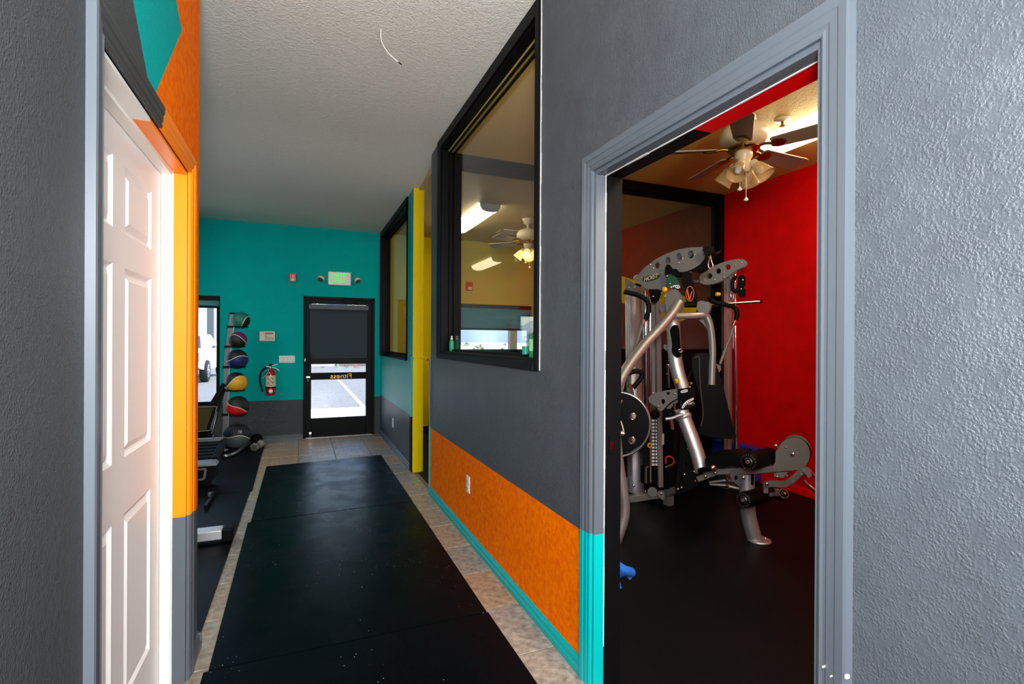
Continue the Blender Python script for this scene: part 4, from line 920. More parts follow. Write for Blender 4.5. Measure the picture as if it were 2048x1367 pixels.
for i in range(n+1):
    x = -420+i*14+0; h = 14+16*abs(math.sin(i*.31+1))+9*math.sin(i*.83)+rnd.uniform(-3, 3); vs += [(x, 520+20*math.sin(i), -5), (x, 540, max(h, 4)), (x, 640, -5)]
mb = MB(); mb.add(vs, [(i*3+k, i*3+k+1, i*3+k+4, i*3+k+3) for i in range(n) for k in range(2)], M['hill'], True); struct(mb.build('hills'), 'hazy mountain ridge on the horizon', 'mountains')

# pickup truck parked facing away
tr = thing('pickup_truck', 'white pickup truck parked outside the window behind the ball rack', 'truck', (-3.9, 22.0, GZ))
TX, TY, TZ = -3.09, 20.4, GZ                                # right flank, rear axle
def ty(v): return TY+v
prof = [(-1.25, .55), (-1.25, 1.12), (.55, 1.14), (.62, 1.18), (3.1, 1.14), (4.35, 1.06), (4.45, .55), (3.98, .42), (3.9, .6), (3.6, .72), (3.3, .6), (3.22, .40), (.42, .40), (.34, .62), (0, .78), (-.34, .62), (-.42, .45), (-1.0, .5)]
mb = MB(); mb.prism([(TX, ty(y), TZ+z) for y, z in prof], (-1.85, 0, 0), M['truck']); mb.build('body', tr, .03)
W_ = 1.68
mb = MB(); mb.hexa([(TX-.02, ty(.55), TZ+1.12), (TX-.02, ty(3.05), TZ+1.12), (TX-1.83, ty(3.05), TZ+1.12), (TX-1.83, ty(.55), TZ+1.12)], [(TX-.18, ty(.72), TZ+W_), (TX-.18, ty(2.2), TZ+W_), (TX-1.67, ty(2.2), TZ+W_), (TX-1.67, ty(.72), TZ+W_)], M['truck']); mb.build('cab', tr, .03)
def cabside(y, z): return Vector((TX-.02-.16*(z-1.12)/(W_-1.12)+.008, ty(y), TZ+z))
for q in (((.78, 1.17), (1.42, 1.17), (1.40, W_-.06), (.88, W_-.06)), ((1.52, 1.17), (2.78, 1.17), (2.25, W_-.06), (1.50, W_-.06))): MB().prism([cabside(y, z) for y, z in q], (-.02, 0, 0), M['cglass']).build('side_window', tr)
mb = MB(); mb.prism([(TX-.25, ty(.545), TZ+1.18), (TX-1.6, ty(.545), TZ+1.18), (TX-1.55, ty(.66), TZ+W_-.06), (TX-.30, ty(.66), TZ+W_-.06)], (0, .02, 0), M['cglass']); mb.build('rear_window', tr)
for y in (1.35, 2.35): MB().box(TX, TX+.03, ty(y), ty(y+.16), TZ+1.0, TZ+1.03, M['steel']).build('door_handle', tr)
mb = MB(); mb.box(TX, TX+.16, ty(2.62), ty(2.72), TZ+1.14, TZ+1.30, M['truck']); mb.box(TX+.02, TX+.15, ty(2.615), ty(2.62), TZ+1.155, TZ+1.285, M['ink']); mb.build('mirror', tr)
for y in (0, 3.6):
    for x in (TX+.02, TX-1.87):
        wn = MB().lathe([(.22, -.11), (.36, -.12), (.385, -.08), (.385, .08), (.36, .12), (.22, .11)], M['tyre'], (x-.06 if x > TX-1 else x+.06, ty(y), TZ+.385), (1, 0, 0), 24).build('wheel', tr)
        mb = MB(); xx_ = x+.055 if x > TX-1 else x-.055
        mb.lathe([(.235, 0), (.22, .01), (.08, -.01), (.05, .02), (0, .02)], M['chrome'], (xx_, ty(y), TZ+.385), (1 if x > TX-1 else -1, 0, 0), 20)
        for s in range(6): an = s*PI/3; mb.box(xx_-.006, xx_+.012, ty(y)+.13*math.cos(an)-.02, ty(y)+.13*math.cos(an)+.02, TZ+.385+.13*math.sin(an)-.03, TZ+.385+.13*math.sin(an)+.03, M['plate'])
        mb.build('rim', wn)
mb = MB(); mb.box(TX-1.8, TX-.05, ty(-1.36), ty(-1.25), TZ+.5, TZ+.66, M['chrome']); mb.build('bumper', tr); MB().box(TX-.16, TX-.03, ty(-1.27), ty(-1.2), TZ+.75, TZ+1.05, M['redp']).build('tail_light', tr)
# ------------------------------------------------------------ weight machine in the gym
F0 = Vector((_s, _c, 0)); R0 = Vector((_c, -_s, 0)); Zv = Vector((0, 0, 1))
TD = (R0*.83-F0*.56).normalized(); ND = (R0*.56+F0*.83).normalized()   # machine's long direction and its sideways direction
gm = thing('weight_machine', 'silver and black multi station weight machine in the red gym', 'exercise machine', (D(1340, 985, 4.1).x, D(1340, 985, 4.1).y, 0))
S, PL, BK, CH, KN = M['silver'], M['plate'], M['satin'], M['chrome'], M['knob']
def W(pts): return [D(*p) for p in pts]
def mtube(name, pts, r, m, parent=gm, seg=14, smooth=5, label=None):
    o = MB().tube(W(pts), r, m, seg, smooth).build(name, parent)
    if label: o['label'] = label
    return o
def pxplane(p0, n): return lambda pts: [onp(p0, n, x, y) for x, y in pts]
def mplate(name, px, d, at_, m, thick=.01, n=ND, holes=(), parent=gm, label=None):
    """flat plate standing in the plane through pixel at_ at depth d with normal n"""
    f = pxplane(D(*at_, d), n); loops = [f(px)]
    for (hx, hy, hr, hs) in holes: loops.append(f([(hx+hr*c*hs, hy+hr*s) for c, s in circ(16)]))
    return plate(name, loops, n*thick, m, parent, label)
def bolts(px, d, at_, r=.008, n=ND, parent=gm, m=None, off=.004):
    f = pxplane(D(*at_, d), n); 
    for q in f(px): MB().lathe([(r, 0), (r, off), (r*.7, off+r*.5), (0, off+r*.6)], m or CH, q, -n, 10).build('bolt', parent)
def ring(cx, cy, r, n=24, sx=1.0, a0=0, a1=360):
    return [(cx+r*sx*math.cos(math.radians(a0+(a1-a0)*k/(n-1))), cy+r*math.sin(math.radians(a0+(a1-a0)*k/(n-1)))) for k in range(n)]
def smoothpx(px, it=2):
    for _ in range(it):
        q = []
        for i in range(len(px)):
            a, b = px[i], px[(i+1) % len(px)]; q += [(a[0]*.75+b[0]*.25, a[1]*.75+b[1]*.25), (a[0]*.25+b[0]*.75, a[1]*.25+b[1]*.75)]
        px = q
    return px

# fat column, open at its slanted top
cd = 4.50
col0, col1 = D(1271, 982, cd), D(1266.5, 566, cd); ax = (col1-col0); H_ = ax.length; rad_ = 16.6*cd/FOC
mb = MB(); sg = 28; vs = []
for zf, cut in ((0, 0), (1, 1), (1, 1), (.9, 1)):
    for k in range(sg):
        a = 2*PI*k/sg; rr = rad_ if len(vs) < 2*sg else rad_*.86
        p = col0+ax*zf+R0*(rr*math.cos(a))+F0*(rr*.9*math.sin(a))
        if cut: p = p+Zv*(-.045*math.cos(a)+.02*math.sin(a))
        vs.append(p)
mb.add(vs, [(i*sg+k, i*sg+(k+1) % sg, (i+1)*sg+(k+1) % sg, (i+1)*sg+k) for i in range(3) for k in range(sg)], S, True)
mb.add(vs[:sg], [tuple(range(sg))], S)
mb.add(vs[3*sg:], [tuple(range(sg))], BK); mb.build('main_column', gm)
mb = MB()
for xo in (1252, 1254.5, 1257, 1259.5): mb.cyl(D(xo+4, 950, cd-rad_*.93), D(xo, 590, cd-rad_*.93), .003, M['steel'], 6)
mb.build('column_rib', gm)
bolts([(1259, 575), (1267, 970)], cd-rad_, (1266, 700), .011, F0, off=.006)
# guide rods, shroud strips and weight stack
gd = 4.30
mb = MB(); mb.cyl(D(1294, 960, gd+.04), D(1291, 575, gd+.04), .028, CH, 16); mb.build('guide_rod', gm)
mb = MB(); mb.cyl(D(1301, 965, gd), D(1301, 590, gd), .012, CH, 12); mb.build('guide_rod', gm)
mb = MB(); mb.bar(D(1307, 832, gd+.03), D(1306, 588, gd+.03), .030, .03, M['plate'], F0); mb.build('guide_channel', gm)
mb = MB(); mb.bar(D(1321, 973, gd-.03), D(1315.5, 598, gd-.03), .040, .03, mat('mauve_grey_powder_coat', (120, 104, 102), .4, .3), F0); mb.build('shroud_strip', gm)
pa = W([(1284.5, 640, gd+.12), (1286, 900, gd+.1)]); MB().cyl(pa[0], pa[1], .005, BK, 8).build('cable', gm)
pa = W([(1287, 560, gd+.1), (1287, 760, gd+.1)]); MB().cyl(pa[0], pa[1], .004, KN, 8).build('cable', gm)
for k in range(14):
    yy = 840.5+k*6.75
    a, b = D(1286, yy, gd), D(1319, yy, gd); wpl = MB(); hh = 6.2*gd/FOC
    wpl.bar(a+F0*.05, b+F0*.05, .1, hh, M['satin']); pl_ = wpl.build('weight_plate', gm, .002)
    mb = MB()
    for x0, x1 in ((1300.5, 1309), (1311, 1315.5)):
        q0, q1 = D(x0, yy, gd-.004), D(x1, yy, gd-.004); v_ = Zv*(hh*.34); mb.prism([q0-v_, q1-v_, q1+v_, q0+v_], -F0*.001, M['label'])
    lb_ = mb.build('number_label', pl_)
    q = D(1305, yy, gd-.0055)
    text('lettering', str(10+10*k), M['ink'], q, R0, Zv, hh*.45, .0006, pl_)
    q = D(1313.2, yy, gd-.0055); text('lettering', str((k+1) % 10), M['ink'], q, R0, Zv, hh*.4, .0006, pl_)
mb = MB(); q = D(1299.5, 890, gd-.03); mb.lathe([(.020, 0), (.022, .008), (.014, .014), (.012, .03)], KN, q, F0, 16); mb.lathe([(.01, -.003), (.01, 0)], M['brass'], q, F0, 10); mb.build('selector_pin', gm)
mb = MB(); q0, q1 = D(1288, 966, gd+.03), D(1317, 933, gd+.03); mb.box(min(q0.x, q1.x), max(q0.x, q1.x), q0.y-.04, q0.y+.05, q0.z, q1.z, BK); mb.build('stack_base', gm, .004)
mb = MB(); mb.cyl(D(1292, 965, gd-.03), D(1292, 934, gd-.03), .010, CH, 10); mb.build('guide_rod', gm)
MB().ball(D(1310, 828, gd-.08), 9.5*(gd-.08)/FOC, M['black'], 20, 12).build('pulley_ball', gm)
MB().prism(W([(1323.5, 867, gd-.05), (1328, 866, gd-.05), (1328, 888, gd-.05), (1323.5, 889, gd-.05)]), -F0*.003, mat('faded_sticker', (176, 166, 150), .5)).build('sticker', gm)

# logo boom: two lens shaped plates with a bracket between
bp0, bd = (1340, 540), 4.10
out = [(1268, 557), (1270, 551), (1276, 549), (1290, 534), (1310, 519), (1330, 508), (1355, 499), (1380, 494.5), (1404, 493.5), (1411, 496), (1412.5, 506), (1408, 518), (1400, 528), (1388, 536), (1374, 542), (1365, 543.5), (1358, 543), (1354, 538), (1347, 537), (1340, 543), (1336, 552), (1334, 565), (1330, 573), (1322, 579), (1310, 582), (1298, 580.5), (1287, 573), (1278, 565), (1270, 562)]
hl = [(1315, 530.5, 6.6, .75), (1336, 520.5, 6.8, .75), (1358, 513, 7.4, .72), (1381.5, 508.5, 8, .72)]
bpl = mplate('boom_plate', out, bd, bp0, PL, .012, holes=hl)
out2 = [(x+2, y) for x, y in out]
f = pxplane(D(*bp0, bd), ND); back = [p+ND*.115 for p in f([q for q in out if q[0] > 1300]+[(1300, 560)])]
bh = [[p+ND*.115 for p in f([(hx+hr*c*hs*1.1, hy+hr*1.1*s_) for c, s_ in circ(16)])] for hx, hy, hr, hs in hl]
plate('boom_plate', [back]+bh, ND*.012, mat('blue_grey_steel_plate', (92, 100, 112), .4, .35), gm)
bolts([(1301, 529), (1307, 536), (1323, 546), (1365, 517), (1358, 525.5), (1389, 509.5), (1323, 575), (1283, 555)], bd, bp0, .008)
c0 = f([(1303, 556.5)])[0]; upv = (f([(1303, 546)])[0]-c0).normalized(); dirv = f([(1320, 551.5)])[0]-c0; dirv.normalize()
ink = smoothpx([(1283, 562), (1288, 552), (1322, 547), (1318, 557), (1306, 560), (1292, 563)], 1)
lb = plate('logo_shadow', [[p-ND*.0015 for p in f(ink)]], -ND*.001, M['ink'], bpl)
text('lettering', 'HOIST', mat('pale_gold_print', (214, 208, 150), .5), f([(1302.5, 554.6)])[0]-ND*.0035, dirv, upv, .032, .001, bpl, .128, shear=.35)
mplate('logo_underline', [(1292, 562.5), (1312, 558), (1312, 559.2), (1293, 563.6)], bd, bp0, M['ink'], -.002, parent=bpl)
mb = MB(); mb.cyl(D(1274, 556, bd+.25), D(1274, 556, bd+.36), .030, PL, 18); mb.build('boom_pivot', gm)
mb = MB(); mb.bar(D(1270, 568, bd+.3), D(1282, 572, bd+.3), .03, .02, CH); mb.build('boom_bracket', gm)
mplate('boom_hanger', [(1297, 578), (1318, 578), (1318, 588), (1314, 600), (1308, 605), (1303, 603), (1299, 592)], bd+.06, (1308, 590), M['black'], .05); bolts([(1306.5, 593)], bd+.06, (1308, 590), .011)
for px_ in ((1395, 524), (1352, 540), (1300, 560)):
    q = f([px_])[0]; MB().cyl(q+ND*.01, q+ND*.112, .05 if px_[0] != 1395 else .075, M['black'], 20).build('pulley', gm)
# carabiner and hook at the boom tip
mb = MB(); mb.bar(D(1408, 497, bd-.3), D(1425, 499, bd-.3), .05, .028, M['black']); q = D(1417, 503, bd-.33); mb.lathe([(.03, -.02), (.034, 0), (.03, .02)], BK, q, ND, 16); mb.build('boom_tip', gm)
mtube('hook', [(1423, 500, bd-.28), (1427, 506, bd-.27), (1433, 507, bd-.25), (1439, 503, bd-.24), (1441, 500, bd-.24)], .010, BK)
mtube('carabiner', [(1421, 511, bd-.33), (1418, 521, bd-.33), (1416.5, 531, bd-.33), (1419, 536.5, bd-.33), (1424, 536, bd-.33), (1425.5, 530, bd-.33), (1423, 521, bd-.33), (1421, 511, bd-.33)], .0038, CH, seg=8)
mtube('hook', [(1421, 505, bd-.33), (1421, 513, bd-.33)], .006, M['brass'], smooth=0)

# press arm pivot: cams, green gauge, pins
pd, pp = 3.92, (1350, 610)
mplate('pivot_fin', [(1330, 535), (1334, 528), (1339, 529), (1347, 540), (1351, 549), (1349, 555), (1338, 550), (1330, 549)], pd+.03, pp, M['black'], .012)
gp = mplate('gauge_plate', [(1333, 549), (1341, 548), (1349, 552), (1356, 560), (1361, 572), (1359, 576), (1343, 574), (1334, 577)], pd+.02, pp, M['green'], .010)
f = pxplane(D(*pp, pd+.01), ND)
plate('gauge_scale', [f([(1341, 573), (1349, 570), (1358, 570), (1360.5, 575), (1356, 577), (1347, 574), (1342, 576)])], ND*.002, M['label'], gp)
for k in range(4): MB().prism([p for p in pxplane(D(*pp, pd+.004), ND)([(1344+k*4, 572.2), (1346+k*4, 571.8), (1346+k*4, 574.4), (1344+k*4, 574.4)])], -ND*.001, M['ink']).build('gauge_mark', gp)
bolts([(1334.5, 552), (1340, 567)], pd+.015, pp, .007, parent=gp)
cam = smoothpx([(1330, 598), (1333, 585), (1342, 577), (1351, 579), (1358, 588), (1361, 600), (1358, 612), (1352, 620), (1345, 627), (1336, 628), (1332, 620)], 1)
mplate('pivot_cam', cam, pd-.03, pp, PL, .012); 
mplate('pivot_cam', smoothpx([(1347, 576), (1356, 580), (1364, 592), (1366.5, 606), (1363, 620), (1357, 627), (1352, 627), (1358, 612), (1361, 600), (1358, 588)], 1), pd+.02, pp, PL, .02)
mplate('pivot_cam', ring(1329, 616, 9.5, 24), pd+.05, pp, PL, .014); bolts([(1329, 620)], pd+.05, pp, .008)
q = D(1329.5, 578.5, pd-.06); kn = MB().lathe([(.0, -.012), (.016, -.012), (.020, -.004), (.020, .006), (.012, .012), (.012, .03)], KN, q, ND, 18).build('pull_knob', gm); mb = MB(); n_ = ND*-.0125; mb.box(q.x-.005, q.x+.005, q.y-.005+n_.y, q.y+.005+n_.y-.002, q.z-.007, q.z+.007, M['ink']); mb.build('knob_mark', kn)
mtube('pull_pin', [(1332, 578.5, pd-.05), (1341, 579, pd-.03)], .006, CH, smooth=0)
plate('gauge_scale', [pxplane(D(*pp, pd-.005), ND)([(1329, 592), (1335, 584), (1339, 586), (1333, 596)])], ND*.002, M['label'], gm)
mplate('gauge_plate', [(1333, 596), (1339, 586), (1342, 589), (1340, 596), (1334, 599)], pd, pp, M['green'], .006)
# black upright arm with the orange oval emblem
ap = mplate('logo_arm', smoothpx([(1361, 546), (1377, 541), (1383, 552), (1390, 580), (1396, 606), (1394, 612), (1376, 612), (1369, 590)], 1), pd-.02, (1380, 580), BK, .03)
f = pxplane(D(1380, 580, pd-.025), ND); orng = mat('orange_print', (214, 84, 40), .5)
plate('emblem', [f(ring(1380, 587, 15.5, 28, .55)[:-1]), f(ring(1380, 587, 14, 28, .52)[:-1])], -ND*.002, orng, ap)
plate('emblem', [f([(1373, 580), (1375.5, 577.5), (1379, 594), (1383.5, 582), (1385, 583), (1380, 600), (1377.5, 598)])], -ND*.002, orng, ap)
mb = MB(); mb.cyl(D(1369, 609, pd-.0), D(1395, 609, pd-.04), .022, M['black'], 16); mb.lathe([(.014, 0), (.017, .006), (.012, .012), (.0, .014)], CH, D(1398, 605, pd-.05), ND*-1, 12); mb.build('arm_axle', gm)
# press arms and yoke
mtube('press_arm', [(1358, 604, pd-.06), (1347, 622, pd-.10), (1335, 638, pd-.14), (1312, 664, pd-.20), (1288, 690, pd-.28), (1262, 724, pd-.38), (1244, 752, pd-.46), (1228, 785, pd-.56)], .036, S)
mtube('press_yoke', [(1341, 632, pd-.08), (1360, 631, pd-.08), (1385, 631, pd-.08), (1412, 629, pd-.06)], .024, mat('warm_silver_powder_coat', (168, 156, 152), .35, .6))
mplate('yoke_bracket', smoothpx([(1393, 606), (1402, 600), (1411, 603), (1417, 612), (1414, 626), (1409, 630), (1394, 622)], 1), pd-.08, (1405, 615), PL, .05)
mplate('yoke_bracket', smoothpx([(1411, 602), (1418, 604), (1421, 610), (1418, 624), (1412, 630), (1412, 620), (1416, 612)], 1), pd-.07, (1405, 615), PL, .05)
mtube('yoke_arm', [(1412, 630, pd-.05), (1419, 646, pd-.06), (1423, 670, pd-.08), (1425, 700, pd-.1), (1424, 740, pd-.12), (1423, 770, pd-.14)], .026, PL)
mplate('yoke_gusset', [(1397, 640), (1414, 634), (1418, 652), (1419, 668), (1413, 656), (1405, 646)], pd-.03, (1410, 645), PL, .008, holes=[(1410.5, 641.5, 2.4, .8)])
# grips
mtube('handle_grip', [(1248, 583, 3.95), (1262, 586, 3.95), (1278, 591, 3.95), (1291, 598, 3.95), (1297, 610, 3.95), (1296, 626, 3.95), (1290, 638, 3.95)], .019, M['black'], smooth=6)
mtube('handle_rod', [(1287, 643, 3.95), (1276, 676, 3.9), (1262, 718, 3.8), (1250, 756, 3.72), (1243, 784, 3.68)], .012, M['plate'])
mb = MB(); mb.cyl(D(1288, 639, 3.94), D(1286, 647, 3.94), .018, CH, 12); mb.build('grip_collar', gm)
mtube('handle_grip', [(1418, 594, 4.5), (1424, 601, 4.5), (1438, 606, 4.48), (1455, 610, 4.45), (1468, 614, 4.42), (1474, 624, 4.4), (1472, 640, 4.4)], .020, M['black'], smooth=6)
mtube('handle_rod', [(1469, 648, 4.4), (1460, 674, 4.38), (1450, 700, 4.35), (1440, 728, 4.3)], .012, M['plate'])
mb = MB(); mb.cyl(D(1470, 641, 4.39), D(1466, 650, 4.39), .020, CH, 12); mb.build('grip_collar', gm)
mtube('handle_grip', [(1256, 746, 3.6), (1265, 743, 3.6), (1277, 742, 3.6), (1284, 748, 3.6), (1281, 757, 3.6), (1272, 768, 3.6), (1266, 775, 3.6)], .018, M['black'], smooth=6)
MB().lathe([(.016, 0), (.018, .01), (.008, .02)], M['brass'], D(1257, 746, 3.58), -F0, 12).build('grip_collar', gm); MB().cyl(D(1262, 772, 3.58), D(1266, 788, 3.6), .009, M['steel'], 10).build('grip_pin', gm); MB().lathe([(.016, 0), (.012, .012)], M['brass'], D(1260, 771, 3.57), -F0, 12).build('grip_collar', gm)

# front upright with black sleeve, seat post
mtube('front_upright', [(1346, 640, 3.98), (1348, 680, 3.95), (1350, 715, 3.92), (1356, 745, 3.9), (1365, 775, 3.86), (1376, 812, 3.8)], .052, S, seg=18)
mtube('seat_post', [(1363, 822, 3.80), (1374, 850, 3.77), (1387, 885, 3.73), (1397, 915, 3.70), (1404, 945, 3.67)], .052, S, seg=18)
MB().ball(D(1363, 824, 3.80), .053, S, 18, 10, .5).build('post_cap', gm)
mb = MB(); f = pxplane(D(1350, 680, 3.88), ND)
plate('upright_sleeve', [f(smoothpx([(1346, 652), (1352, 649), (1358, 652), (1360, 675), (1362, 700), (1363, 712), (1357, 715), (1349, 710), (1345, 702), (1347, 690), (1344, 672), (1342, 660)], 1))], -ND*.03, M['vinyl'], gm)
mtube('carabiner', [(1357, 700, 3.83), (1361, 697, 3.83), (1364.5, 700, 3.83), (1362, 704, 3.83), (1358, 703, 3.83)], .003, CH, seg=8)
mplate('upright_cam', ring(1333, 690, 11, 24, .55)+[(1336, 680)], 3.98, (1340, 690), PL, .012); bolts([(1334, 697), (1337, 664), (1338, 678)], 3.93, (1340, 690), .007)
mb = MB(); mb.cyl(D(1336, 728, 4.0), D(1338, 775, 4.0), .009, CH, 10); mb.lathe([(.018, 0), (.02, .01), (.014, .03)], CH, D(1337, 728, 4.0), Vector((0, 0, -1)), 12); mb.lathe([(.014, 0), (.016, .012)], CH, D(1335, 749, 4.0), Vector((0, 0, 1)), 12); mb.build('pull_pin', gm)
# adjuster plate, box, scales and knobs
bd2, bp2 = 3.74, (1340, 800)
mplate('adjuster_plate', smoothpx([(1296, 796), (1302, 789), (1318, 783), (1340, 779), (1355, 777), (1357, 796), (1347, 800), (1338, 806), (1331, 814), (1324, 822), (1319, 821), (1314, 814), (1306, 809), (1299, 805)], 1), bd2, bp2, PL, .012, holes=[(1326, 802.5, 5.2, .75)])
mplate('adjuster_plate', smoothpx([(1331, 818), (1340, 808), (1355, 798), (1357, 803), (1345, 811), (1336, 823)], 1), bd2+.04, bp2, PL, .012)
mplate('adjuster_mark', [(1332, 784), (1340, 783), (1338, 789), (1335, 789)], bd2-.004, bp2, M['black'], .002)
bolts([(1307, 786), (1317, 812), (1349.5, 787)], bd2, bp2, .009)
bx = mplate('adjuster_box', [(1355, 778), (1384, 774), (1389, 780), (1389, 795), (1384, 803), (1370, 806), (1359, 808), (1356, 798)], bd2-.03, bp2, M['black'], .05)
sc1 = mplate('scale_label', smoothpx([(1361, 781), (1374, 777.5), (1375.5, 780.5), (1374.5, 783.5), (1362, 786)], 1), bd2-.034, bp2, M['label'], .002, parent=bx)
arc = [(1365+28*math.cos(math.radians(a)), 822-26*math.sin(math.radians(a))) for a in range(172, 60, -14)]; arc = [(1363, 815), (1366, 809), (1370, 804), (1375, 800), (1381, 797), (1386.5, 794.5)]
sc2 = mplate('scale_label', arc+[(1387.5, 798.5), (1382, 801.5), (1377, 804.5), (1372.5, 808.5), (1369, 813), (1366, 816.5)], bd2-.034, bp2, M['label'], .002, parent=bx)
for k in range(4): MB().prism(pxplane(D(*bp2, bd2-.036), ND)([(1363.5+k*2.7, 781.5-k*.6), (1365+k*2.7, 781.2-k*.6), (1365+k*2.7, 784-k*.6), (1363.5+k*2.7, 784.3-k*.6)]), -ND*.001, M['ink']).build('scale_mark', bx)
for k in range(6):
    x, y = 1366.5+k*3.4, 812.5-k*3.4+.05*k*k; MB().prism(pxplane(D(*bp2, bd2-.036), ND)([(x-.8, y-.8), (x+.9, y-1.6), (x+1.2, y+.9), (x-.4, y+1.4)]), -ND*.001, M['ink']).build('scale_mark', bx)
q = D(1376, 790, bd2-.07); kn = MB().lathe([(0, -.012), (.017, -.012), (.020, -.004), (.020, .006), (.012, .012), (.012, .04)], KN, q, ND, 18).build('pull_knob', gm); mb = MB(); q2 = q-ND*.013; mb.bar(q2-Zv*.008-R0*.004, q2+Zv*.008-R0*.002, .003, .002, M['ink'], ND); mb.bar(q2-Zv*.008+R0*.003, q2+Zv*.008+R0*.005, .003, .002, M['ink'], ND); mb.build('knob_mark', kn)
mtube('pull_pin', [(1379, 790, bd2-.05), (1387, 789.5, bd2-.03)], .006, CH, smooth=0)
q = D(1354, 758, bd2-.02); mb = MB(); mb.lathe([(.020, 0), (.020, -.005), (.009, -.022), (.008, -.03)], KN, q, Zv, 18); mb.build('pull_knob', gm)
mtube('pull_pin', [(1354.5, 765, bd2-.02), (1357, 780, bd2-.02)], .009, CH, smooth=0)
mb = MB(); mb.lathe([(0, -.016), (.012, -.012), (.016, 0), (.012, .012), (0, .016)], M['brass'], D(1382, 767, bd2-.02), ND, 12); mb.cyl(D(1380, 772, bd2-.02), D(1378, 778, bd2-.02), .008, M['brass'], 8); mb.build('adjuster_pin', gm)
mb = MB(); mb.lathe([(.045, -.015), (.045, .015)], M['black'], D(1338, 828, bd2+.05), ND, 20); mb.lathe([(.01, -.03), (.01, .02)], CH, D(1338, 829, bd2+.03), ND, 10); mb.build('adjuster_pulley', gm)
mb = MB(); mb.cyl(D(1349, 806, bd2), D(1349, 822, bd2), .010, CH, 10); mb.cyl(D(1342, 838, bd2+.02), D(1345, 858, bd2+.02), .012, CH, 10); mb.build('adjuster_rod', gm)
mtube('clamp_lever', [(1331, 837.5, bd2-.06), (1345, 835.5, bd2-.07), (1356, 831, bd2-.08), (1366, 829, bd2-.08)], .012, M['silver'])
mb = MB(); mb.lathe([(.054, -.016), (.060, -.012), (.060, .012), (.054, .016)], M['silver'], D(1367, 833, 3.79), D(1363, 822, 3.80)-D(1374, 850, 3.77), 20); mb.build('post_clamp', gm)

# black bolted side plate of the seat post
mplate('side_plate', smoothpx([(1361, 836), (1368, 842), (1378, 872), (1389, 910), (1397, 945), (1397, 965), (1390, 974), (1370, 984), (1356, 983), (1351, 975), (1352, 955), (1357, 925), (1360, 890), (1360, 860)], 1), 3.78, (1375, 920), BK, .014, holes=[(1372, 928, 5, .6), (1364, 957, 6, .6)])
bolts([(1366.5, 854.5), (1376.5, 898), (1388, 942), (1369, 948), (1391, 961), (1363, 974), (1356, 977)], 3.78, (1375, 920), .012, off=.006)
# seat beam, foot column, gussets
def beam(name, pts, w_, h_, m, parent=gm):
    P = W(pts); mb = MB()
    for i in range(len(P)-1): mb.bar(P[i], P[i+1]+(P[i+1]-P[i]).normalized()*.01, w_, h_, m)
    return mb.build(name, parent, .004)
beam('seat_beam', [(1397, 957, 3.68), (1436, 942, 3.58), (1480, 940.5, 3.46), (1512, 940, 3.38), (1550, 936, 3.30)], .05, .040, PL)
bolts([(1411, 952, ), (1481, 938), (1430, 945)], 3.52, (1481, 938), .010, F0)
mtube('foot_column', [(1494, 946, 3.45), (1494, 980, 3.45), (1494.5, 1005, 3.45), (1497, 1030, 3.46), (1502, 1052, 3.46), (1509, 1077, 3.46)], .050, S, seg=20)
fp = on('Z', .004, 1513, 1078); mb = MB(); mb.lathe([(.078, 0), (.078, .008), (.07, .012)], M['silver'], (fp.x+.01, fp.y-.01, 0), Zv, 24); mb.lathe([(.008, .012), (.008, .018), (0, .02)], CH, (fp.x+.055, fp.y-.025, 0), Zv, 10); mb.build('foot_plate', gm)
mplate('column_gusset', [(1459, 946), (1482, 946), (1482, 974), (1472, 968), (1464, 959)], 3.46, (1470, 955), PL, .010, n=F0, holes=[(1472, 955, 5, .8)])
mplate('column_slot', [(1503, 946), (1508, 946), (1508, 966), (1506, 970), (1503, 969), (1502, 958)], 3.395, (1505, 955), M['black'], .004, n=F0)
bolts([(1486, 954)], 3.40, (1486, 954), .013, F0, off=.01)
# seat and back pads
sp = D(1450, 920, 3.66)
def pad(name, px, d, at_, thick, n, label=None, bev=.018):
    f = pxplane(D(*at_, d), n); mb = MB(); mb.prism(f(px), n*thick, M['vinyl']); o = mb.build(name, gm, bev); o.modifiers[-1].segments = 4
    if label: o['label'] = label
    return o
pad('seat_pad', [(1410, 916), (1422, 913), (1470, 909), (1487, 909), (1492, 914), (1492, 927), (1486, 932), (1440, 934), (1412, 935)], 3.45, (1470, 920), .26, ND)
pad('back_pad', [(1384, 716), (1392, 708), (1404, 705), (1417, 707), (1427, 717), (1436, 738), (1448, 778), (1458, 820), (1468, 858), (1472, 874), (1462, 878), (1420, 873), (1400, 868), (1396, 858), (1404, 838), (1404, 812), (1397, 785), (1389, 755), (1384, 735)], 3.80, (1425, 790), .07, (R0*.25+F0*.97).normalized())
mtube('pad_piping', [(1389, 716, 3.785), (1398, 714, 3.785), (1399, 740, 3.785), (1401, 775, 3.785), (1405, 810, 3.785), (1406, 832, 3.785), (1402, 852, 3.785)], .004, mat('brown_piping', (66, 50, 36), .35), seg=8)
mtube('seat_lever', [(1399, 941, 3.45), (1410, 938, 3.4), (1424, 936, 3.36)], .018, M['black'], smooth=0)
mb = MB(); mb.lathe([(.014, 0), (.020, .004), (.020, .012), (.010, .018), (.0, .018)], CH, D(1426, 935.5, 3.36), -F0, 14); mb.build('lever_cap', gm)
mtube('seat_link', [(1420, 968, 3.8), (1450, 970, 3.75), (1481, 978, 3.7)], .012, M['steel'], smooth=0); mtube('seat_link', [(1419, 964, 3.85), (1452, 960, 3.8), (1481, 964, 3.75)], .012, M['steel'], smooth=0)
bolts([(1455, 958), (1454, 971)], 3.7, (1455, 960), .010, F0, m=M['brass'])
